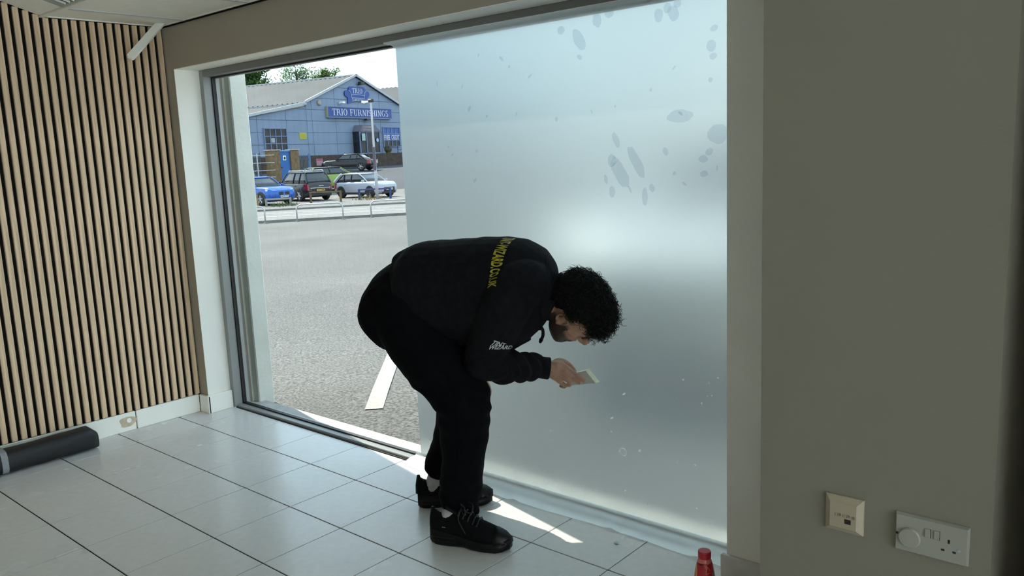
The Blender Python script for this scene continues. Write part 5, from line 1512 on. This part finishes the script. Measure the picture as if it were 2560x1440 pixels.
# side seam
bvh = BVHTree.FromObject(jg, bpy.context.evaluated_depsgraph_get())
def seam(name, pts, r_, m, parent, tree_, out=0.0):
    q = []
    for p in smooth_path(pts, 5):
        loc, nr, _, _ = tree_.find_nearest(p)
        q.append(loc + nr * out)
    bm = B(); tube(bm, q, r_, 6); return ob(name, bm, m, parent, smooth=True)
seam('side_seam', [P(1000, 720, 0.30), P(1050, 840, 0.30), P(1105, 930, 0.30), P(1130, 1020, 0.30), P(1128, 1100, 0.30), P(1130, 1180, 0.28)], 0.0022, m_trou, jg, bvh)
for a_, nm in ((ankR, 'R'), (ankL, 'L')):
    pass

# ---- sweatshirt
bm = B()
body_loft(bm, [((1003, 634), (1085, 842), 0.176, 0), ((1038, 608), (1112, 852), 0.190, 0), ((1085, 601), (1140, 856), 0.196, 0), ((1140, 598), (1175, 858), 0.200, 0), ((1200, 594), (1210, 862), 0.207, 0), ((1260, 592), (1245, 872), 0.214, 0),
               ((1310, 598), (1278, 876), 0.212, 0), ((1350, 621), (1312, 858), 0.190, 0), ((1376, 652), (1345, 828), 0.140, 0), ((1388, 686), (1362, 806), 0.092, 0)], pw=2.25)
limb(bm, [P(1318, 705, 0.10), P(1283, 730, 0.165), P(1240, 820, 0.170), P(1213, 885, 0.152)], [0.085, 0.090, 0.080, 0.068], n=22)
w0 = on_y(1338, 917, 2.277)
limb(bm, [P(1205, 890, 0.150), P(1222, 910, 0.132), P(1258, 914, 0.105), P(1300, 918, 0.062) * 0.5 + on_y(1300, 918, 2.225) * 0.5, w0], [0.066, 0.064, 0.058, 0.053, 0.049], n=22)
limb(bm, [P(1300, 690, -0.12), P(1280, 720, -0.185), elbL, wriL * 0.85 + elbL * 0.15], [0.085, 0.082, 0.066, 0.046], n=20)
me = remesh(bm, 0.0055, smooth=7, factor=0.5)
me.name = 'sweatshirt'
hem0 = P(1003, 700, 0)
arm_dir = (w0 - elbR).normalized()
def f_sw(c):
    k = 0.0022 * noise.noise(c * 16) + 0.0025 * noise.noise(V((c.x * 7, c.y * 7, c.z * 5)))
    s = (c - P(1005, 700, 0)).dot(FWD)
    if s < 0.13:     # bunched hem
        k += 0.012 * max(0, 1 - s / 0.13) * math.sin(s * 95 + 4 * noise.noise(c * 7)) * (0.6 + 0.6 * noise.noise(c * 5 + V((4, 0, 0))))
    k += 0.0015 * math.exp(-((s - 0.26) / 0.10) ** 2) * math.sin(s * 60 + c.z * 40)
    # forearm folds
    t_ = (c - elbR).dot(arm_dir); rad = ((c - elbR) - arm_dir * t_).length
    if -0.06 < t_ < 0.30 and rad < 0.10 and c.z < 0.76:
        k += 0.0085 * math.sin(t_ * 92 + 5.5 * noise.noise(c * 9) + (c.z - 0.6) * 34) * (1 - max(0, t_ - 0.12) / 0.25)
    return k
wrinkle(me, f_sw)
sw = link('sweatshirt', me, m_hood, person, smooth=True)
bvh = BVHTree.FromObject(sw, bpy.context.evaluated_depsgraph_get())
# right cuff with its turned edge
cd = (wriR - w0).normalized()
cu = cd.cross(UP).normalized(); cv = cu.cross(cd)
bm = B()
prof = [(-0.034, 0.040), (-0.022, 0.0462), (-0.010, 0.0490), (-0.002, 0.0488), (0.004, 0.0440), (0.008, 0.0405), (0.02, 0.0398), (0.042, 0.0405), (0.050, 0.0412), (0.0535, 0.0395), (0.0500, 0.0345), (0.03, 0.033)]
rings = []
for t_, r_ in prof:
    rings.append([w0 + cd * t_ + (cu * math.cos(2 * PI * k / 40) + cv * math.sin(2 * PI * k / 40)) * r_ * (1 + (0.012 if (k % 2 and 0.006 < t_ < 0.052) else 0) + 0.03 * noise.noise(V((t_ * 40, k * 0.35, 0)))) for k in range(40)])
loft(bm, rings)
tag(ob('cuff', bm, m_cuff, sw, smooth=True), 'ribbed cuff')
# folded-down collar band around the neck
bm = B()
nk_c = P(1388, 748, 0); nk_t = (H(0, -0.02, -0.05) - P(1340, 735, 0)).normalized()
na = nk_t.cross(RGT).normalized(); 
rings = []
for t_, r_ in ((-0.030, 0.094), (-0.016, 0.091), (0.0, 0.085), (0.012, 0.0815), (0.020, 0.078), (0.020, 0.070), (0.004, 0.066), (-0.020, 0.066)):
    rings.append([nk_c + nk_t * t_ + RGT * math.cos(2 * PI * k / 36) * r_ * 0.90 + na * math.sin(2 * PI * k / 36) * r_ * 1.0 for k in range(36)])
loft(bm, rings, caps=False)
tag(ob('collar', bm, m_cuff, sw, smooth=True), 'ribbed collar band')
# drawstring
bm = B()
tube(bm, smooth_path([P(1350, 822, 0.02), P(1352, 818, 0.03), P(1357, 826, 0.03), P(1357, 840, 0.03), P(1352, 851, 0.03)], 5), 0.0058, 8, rounded=True)
tube(bm, [P(1353, 849, 0.03), P(1351, 854, 0.03)], [0.0075, 0.0062], 8, rounded=True)
tag(ob('drawstring', bm, m_cuff, sw, smooth=True), 'knotted drawstring end')
# shoulder seam
seam('shoulder_seam', [P(1368, 632, 0.0), P(1378, 660, 0.06), P(1381, 685, 0.10), P(1378, 710, 0.13)], 0.002, m_cuff, sw, bvh)

# ---- yellow lettering across the upper back
m_yel = mat('yellow_print', (0.40, 0.34, 0.025), 0.6, var=0.1, vscale=60)
me = text_mesh('TINT-WIZARD.CO.UK', 1.0, bold=0.034, space=1.06)
bm = B(); bm.from_mesh(me); bpy.data.meshes.remove(me)
for _ in range(2):
    es = [e for e in bm.edges if e.calc_length() > 0.16]
    if es: bmesh.ops.subdivide_edges(bm, edges=es, cuts=1)
bmesh.ops.triangulate(bm, faces=bm.faces)
xs_ = [v.co.x for v in bm.verts]; ys_ = [v.co.y for v in bm.verts]
tx0, tx1, ty0, ty1 = min(xs_), max(xs_), min(ys_), max(ys_)
axis0 = P(1268, 735, 0)
spd = (P(1330, 722, 0) - P(1180, 728, 0)).normalized()
upn = (UP - spd * UP.dot(spd)).normalized()
def back_pt(tx, ty):
    a = R(4) + R(68) * tx                   # from the far shoulder over the spine to the near side
    dirv = upn * math.cos(a) + RGT * math.sin(a)
    o_ = axis0 + spd * (0.020 + ty * 0.040 + 0.002 * tx) + RGT * 0.05 * math.sin(a)
    hit = bvh.ray_cast(o_ + dirv * 0.6, -dirv)
    if hit[0] is None: return o_ + dirv * 0.15
    return hit[0] + hit[1] * 0.0016
for v in bm.verts:
    v.co = back_pt((v.co.x - tx0) / (tx1 - tx0), (v.co.y - ty0) / (ty1 - ty0))
o = ob('back_lettering', bm, m_yel, sw)
tag(o, 'yellow web address printed across the back')
# ---- white chest logo
m_pri = mat('white_print', (0.50, 0.50, 0.48), 0.6)
def decal(name, s, quad, m, bold=0.03, shear=0.0):
    me = text_mesh(s, 1.0, bold=bold, shear=shear)
    bm = B(); bm.from_mesh(me); bpy.data.meshes.remove(me)
    es = [e for e in bm.edges if e.calc_length() > 0.2]
    if es: bmesh.ops.subdivide_edges(bm, edges=es, cuts=1)
    bmesh.ops.triangulate(bm, faces=bm.faces)
    xs_ = [v.co.x for v in bm.verts]; ys_ = [v.co.y for v in bm.verts]
    a, b, c, d = min(xs_), max(xs_), min(ys_), max(ys_)
    for v in bm.verts:
        u_, w_ = (v.co.x - a) / (b - a), (v.co.y - c) / (d - c)
        bl, br, tr, tl = quad
        px = (bl[0] * (1 - u_) + br[0] * u_) * (1 - w_) + (tl[0] * (1 - u_) + tr[0] * u_) * w_
        py = (bl[1] * (1 - u_) + br[1] * u_) * (1 - w_) + (tl[1] * (1 - u_) + tr[1] * u_) * w_
        dr = ray(px, py).normalized()
        hit = bvh.ray_cast(EYE, dr)
        v.co = (hit[0] - dr * 0.002) if hit[0] is not None else P(px, py, 0.16)
    return tag(ob(name, bm, m, sw), 'white logo print on the chest')
decal('chest_print', 'TINT', [(1224, 862), (1262, 867), (1266, 859), (1236, 851)], m_pri)
decal('chest_print', 'WIZARD', [(1218, 874), (1278, 873), (1284, 864), (1226, 863)], m_pri)

# ---- socks and trainers
def trainer(heel, toe, ank, label, side):
    d = (toe - heel); d.z = 0; L = d.length; d.normalize()
    s = V((d.y, -d.x, 0))           # outer side to the right
    base = V((heel.x, heel.y, 0.0))
    def S(x, y, z): return base + d * x * L + s * y + UP * z
    o = tag(link_root('shoe', base, person), label)
    def half(x):       # half width of the sole
        pts = [(0, 0.022), (0.04, 0.032), (0.15, 0.037), (0.35, 0.036), (0.5, 0.041), (0.68, 0.048), (0.82, 0.045), (0.93, 0.034), (1.0, 0.014)]
        for (a, wa), (b, wb) in zip(pts[:-1], pts[1:]):
            if a <= x <= b: return wa + (wb - wa) * (x - a) / (b - a)
        return 0.014
    xs_ = [0, 0.03, 0.08, 0.16, 0.25, 0.35, 0.45, 0.55, 0.65, 0.75, 0.85, 0.92, 0.97, 1.0]
    # sole, with the heel cushion and a lifted toe
    bm = B(); rings = []
    for x in xs_:
        w_ = half(x) * 1.06
        top = 0.056 - 0.020 * min(1, max(0, (x - 0.1) / 0.5)) + (0.014 * max(0, (x - 0.88) / 0.12))
        bot = 0.001 + 0.010 * max(0, (x - 0.86) / 0.14) + 0.008 * max(0, (0.06 - x) / 0.06) + 0.005 * math.exp(-((x - 0.42) / 0.07) ** 2)
        rings.append([S(x, -w_ * 0.88, bot), S(x, -w_, bot + 0.008), S(x, -w_ * 1.02, (bot + top) / 2), S(x, -w_ * 0.96, top), S(x, w_ * 0.96, top), S(x, w_ * 1.02, (bot + top) / 2), S(x, w_, bot + 0.008), S(x, w_ * 0.88, bot)])
    loft(bm, rings); so = ob('sole', bm, m_sole, o, smooth=True)
    for zz, x0, x1 in ((0.034, 0.02, 0.33), (0.020, 0.02, 0.36)):
        for q in (-1, 1):
            bm = B(); tube(bm, [S(x, q * (half(x) * 1.06 + 0.0012), zz) for x in (x0, x0 + 0.06, (x0 + x1) / 2, x1)], 0.0022, 6); ob('sole_groove', bm, m_shoe2, so)
    # upper
    bm = B(); rings = []
    for x in xs_:
        w_ = half(x) * 0.97
        P_ = [(0, 0.112), (0.03, 0.122), (0.10, 0.106), (0.20, 0.101), (0.30, 0.120), (0.38, 0.132), (0.46, 0.124), (0.60, 0.106), (0.72, 0.090), (0.84, 0.078), (0.94, 0.066), (1.0, 0.050)]
        for (a, za), (b, zb) in zip(P_[:-1], P_[1:]):
            if a <= x <= b: top = za + (zb - za) * (x - a) / (b - a); break
        z0 = 0.030 + 0.012 * max(0, (0.4 - x))
        if x == 0: z0 = 0.06
        if x == 1.0: z0 = 0.030
        rg = []
        for k in range(13):
            a = PI * k / 12
            ca, sa = math.cos(a), math.sin(a)
            q = (abs(ca) ** 2.6 + abs(sa) ** 2.6) ** (-1 / 2.6)
            inw = 1 - (0.10 if x < 0.3 else 0.28 if x < 0.7 else 0.18) * (sa * q) ** 2
            rg.append(S(x, w_ * ca * q * inw, z0 + (top - z0) * sa * q))
        rings.append(rg)
    loft(bm, rings); ob('upper', bm, m_shoe, o, smooth=True)
    bm = B(); rings = []
    for x in (0.83, 0.88, 0.93, 0.97, 1.0):     # toe cap
        w_ = half(x) * 1.0 + 0.0012
        top = {0.83: 0.0805, 0.88: 0.0755, 0.93: 0.0695, 0.97: 0.062, 1.0: 0.052}[x]
        rg = []
        for k in range(13):
            a = PI * k / 12; ca, sa = math.cos(a), math.sin(a); q = (abs(ca) ** 2.6 + abs(sa) ** 2.6) ** (-1 / 2.6)
            rg.append(S(x + (0.012 if x == 1.0 else 0), w_ * ca * q * (1 - 0.18 * (sa * q) ** 2), 0.030 + (top - 0.030) * sa * q))
        rings.append(rg)
    loft(bm, rings); ob('toe_cap', bm, m_shoe2, o, smooth=True)
    bm = B()          # heel counter and pull tab
    tube(bm, [S(0.022, 0, 0.055), S(0.020, 0, 0.09), S(0.020, 0, 0.130)], [0.016, 0.014, 0.006], 10); ob('heel_tab', bm, m_shoe2, o, smooth=True)
    bm = B()          # tongue
    hexa(bm, [S(x, y, z) for x, zl_, zh in ((0.36, 0.118, 0.126), (0.22, 0.135, 0.150)) for y in (-0.022, 0.022) for z in (zl_, zh)]); ob('tongue', bm, m_shoe2, o)
    for x, z in ((0.40, 0.137), (0.46, 0.129), (0.52, 0.121), (0.58, 0.113), (0.63, 0.106)):
        bm = B(); tube(bm, [S(x - 0.012, -0.030, z - 0.018), S(x, -0.014, z - 0.0005), S(x + 0.004, 0.0, z + 0.003), S(x, 0.014, z - 0.0005), S(x - 0.012, 0.030, z - 0.018)], 0.0026, 6); ob('lace', bm, m_black, o)
    bm = B()
    tube(bm, smooth_path([S(0.40, 0, 0.142), S(0.42, 0.02, 0.162), S(0.50, 0.045, 0.162), S(0.52, 0.05, 0.140), S(0.46, 0.035, 0.134), S(0.41, 0.01, 0.142)], 5), 0.0024, 6)
    tube(bm, smooth_path([S(0.40, 0, 0.142), S(0.45, -0.01, 0.160), S(0.56, 0.012, 0.158), S(0.54, 0.02, 0.132), S(0.44, 0.012, 0.136)], 5), 0.0024, 6)
    tube(bm, smooth_path([S(0.41, 0.01, 0.142), S(0.40, 0.035, 0.112), S(0.45, 0.044, 0.087), S(0.50, 0.047, 0.064)], 5), 0.0021, 6)
    ob('lace_bow', bm, m_black, o)
    bm = B()
    lo = S(0.20, 0, 0.07); hi = V((ank.x, ank.y, ank.z + 0.055))
    rings = []
    for i in range(9):
        c = lo.lerp(hi, i / 8)
        rings.append([c + (d * math.cos(2 * PI * k / 40) * 1.12 + s * math.sin(2 * PI * k / 40)) * (0.0315 + 0.001 * (i == 0)) * (1 + (0.018 if k % 2 else 0)) for k in range(40)])
    loft(bm, rings); tag(ob('sock', bm, m_sock, person, smooth=False), 'pale ribbed sock')
def link_root(name, loc, parent):
    o = bpy.data.objects.new(name, None); COL.objects.link(o); o.parent = parent
    o.location = loc; o['_world'] = tuple(loc); o.empty_display_size = 0.05
    return o
trainer(V((-2.120, 1.925, 0)), V((-1.832, 2.030, 0)), ankR, 'black chunky trainer, nearer foot', 1)
trainer(V((-2.385, 2.098, 0)), V((-2.165, 2.300, 0)), ankL, 'black chunky trainer, farther foot', -1)

# ---- curly hair
rnd = random.Random(11)
bm = B()
rings = []
cap = [(-0.052, 0.86), (-0.03, 0.96), (0.0, 1.04), (0.03, 1.10), (0.06, 1.13), (0.09, 1.16), (0.115, 1.18), (0.135, 1.1), (0.146, 0.9)]
capw = [(-0.045, -0.060, 0.055, 0.055), (-0.025, -0.050, 0.062, 0.068), (0.0, -0.045, 0.072, 0.076), (0.03, -0.036, 0.100, 0.083), (0.055, -0.015, 0.122, 0.088), (0.085, -0.012, 0.116, 0.086), (0.112, -0.01, 0.096, 0.074), (0.132, -0.01, 0.066, 0.052), (0.143, -0.01, 0.028, 0.024)]
for u_, fc, rf, w_ in capw:
    rg = []
    for k in range(36):
        a = 2 * PI * k / 36
        ca, sa = math.cos(a), math.sin(a)
        back = 0.125 + fc if u_ < 0.09 else rf + 0.02
        back = max(0.03, min(back + 0.01, 0.125))
        rg.append(H(w_ * sa, fc + (rf if ca > 0 else back - (0.03 if u_ < 0 else 0)) * ca, u_))
    rings.append(rg)
loft(bm, rings)
for v in bm.verts:
    q = v.co - (HC + HU * 0.03)
    v.co = HC + HU * 0.03 + q * (0.88 + 0.04 * noise.noise(v.co * 60))
def curl(p, nrm, ln, cr, turns, r0):
    t1 = nrm.orthogonal().normalized(); t1.rotate(Matrix.Rotation(rnd.uniform(0, 2 * PI), 3, nrm)); t2 = nrm.cross(t1)
    ph = rnd.uniform(0, 2 * PI); sway = V((rnd.gauss(0, 1), rnd.gauss(0, 1), rnd.gauss(0, 1) - 0.4)) * ln * 0.22
    pts = []
    N = 18
    for i in range(N + 1):
        q = i / N
        a = ph + turns * 2 * PI * q
        pts.append(p + nrm * ln * q * (1 - 0.25 * q) + sway * q * q + (t1 * math.cos(a) + t2 * math.sin(a)) * cr * min(1, q * 2.5))
    tube(bm, pts, [r0] * N + [r0 * 0.4], 3)
for i in range(4800):
    # directions over the scalp, leaving the face and the sides below the ears free
    while True:
        dv = V((rnd.gauss(0, 1), rnd.gauss(0, 1), rnd.gauss(0, 1))).normalized()
        s_, f_, u_ = dv
        if u_ < -0.30: continue
        if f_ > 0.15 and u_ < 0.42: continue
        if f_ > -0.32 and u_ < 0.06 and abs(s_) > 0.45: continue
        if u_ < 0.0 and f_ > -0.55: continue
        break
    p = H(s_ * 0.087, f_ * 0.118 - 0.008, 0.030 + u_ * 0.108)
    nrm = (HS * s_ + HF * f_ + HU * u_).normalized()
    fade = 0.45 if (u_ < 0.15) else 1.0
    front = 1.0 + 0.9 * max(0, f_ - 0.1) * max(0, u_)
    curl(p - nrm * 0.002, nrm, rnd.uniform(0.018, 0.036) * fade * front, rnd.uniform(0.006, 0.0115) * (0.5 + 0.5 * fade), rnd.uniform(1.2, 2.2), 0.00075)
for i in range(260):   # fringe falling over the forehead
    s_ = rnd.uniform(-0.07, 0.07)
    p = H(s_, 0.085 - abs(s_) * 0.35, rnd.uniform(0.060, 0.10))
    nrm = (HF * 0.75 - HU * rnd.uniform(-0.2, 0.5) + HS * s_ * 3).normalized()
    curl(p, nrm, rnd.uniform(0.026, 0.052), rnd.uniform(0.007, 0.013), rnd.uniform(1.1, 1.9), 0.0008)
hair = ob('hair', bm, m_hair, person, smooth=True)
tag(hair, 'thick black curly hair')

# ---- smoothing card held against the film
bm = B()
Yc = 2.432
cs = [on_y(*q, Yc) for q in ((1427, 934), (1464, 926), (1490, 958), (1431, 963))]
dpt = V((0.010, 0.022, 0.003))
r0 = [c for c in cs]; r1 = [c + V((0, 0.024, 0)) for c in cs]
loft(bm, [r0, r1])
card = root('smoothing_block', sum(cs, V()) / 4, 'pale cream smoothing block held against the film by the bending person', 'squeegee', world=True)
m_block = mat('cream_felt_block', (0.88, 0.84, 0.62), 0.7, var=0.05, vscale=60)
ob('block', bm, m_block, card)
bm = B()
ins = [c - V((0, 0.0016, 0)) for c in cs]; cc = sum(ins, V()) / 4
loft(bm, [[cc + (c - cc) * 0.985 + V((0, 0.0016, 0)) for c in ins], [cc + (c - cc) * 0.965 for c in ins]])
ob('grey_face', bm, mat('grey_plastic_face', (0.70, 0.71, 0.64), 0.5), card)

for _o in list(bpy.data.objects):
    if '_world' in _o.keys():
        del _o['_world']
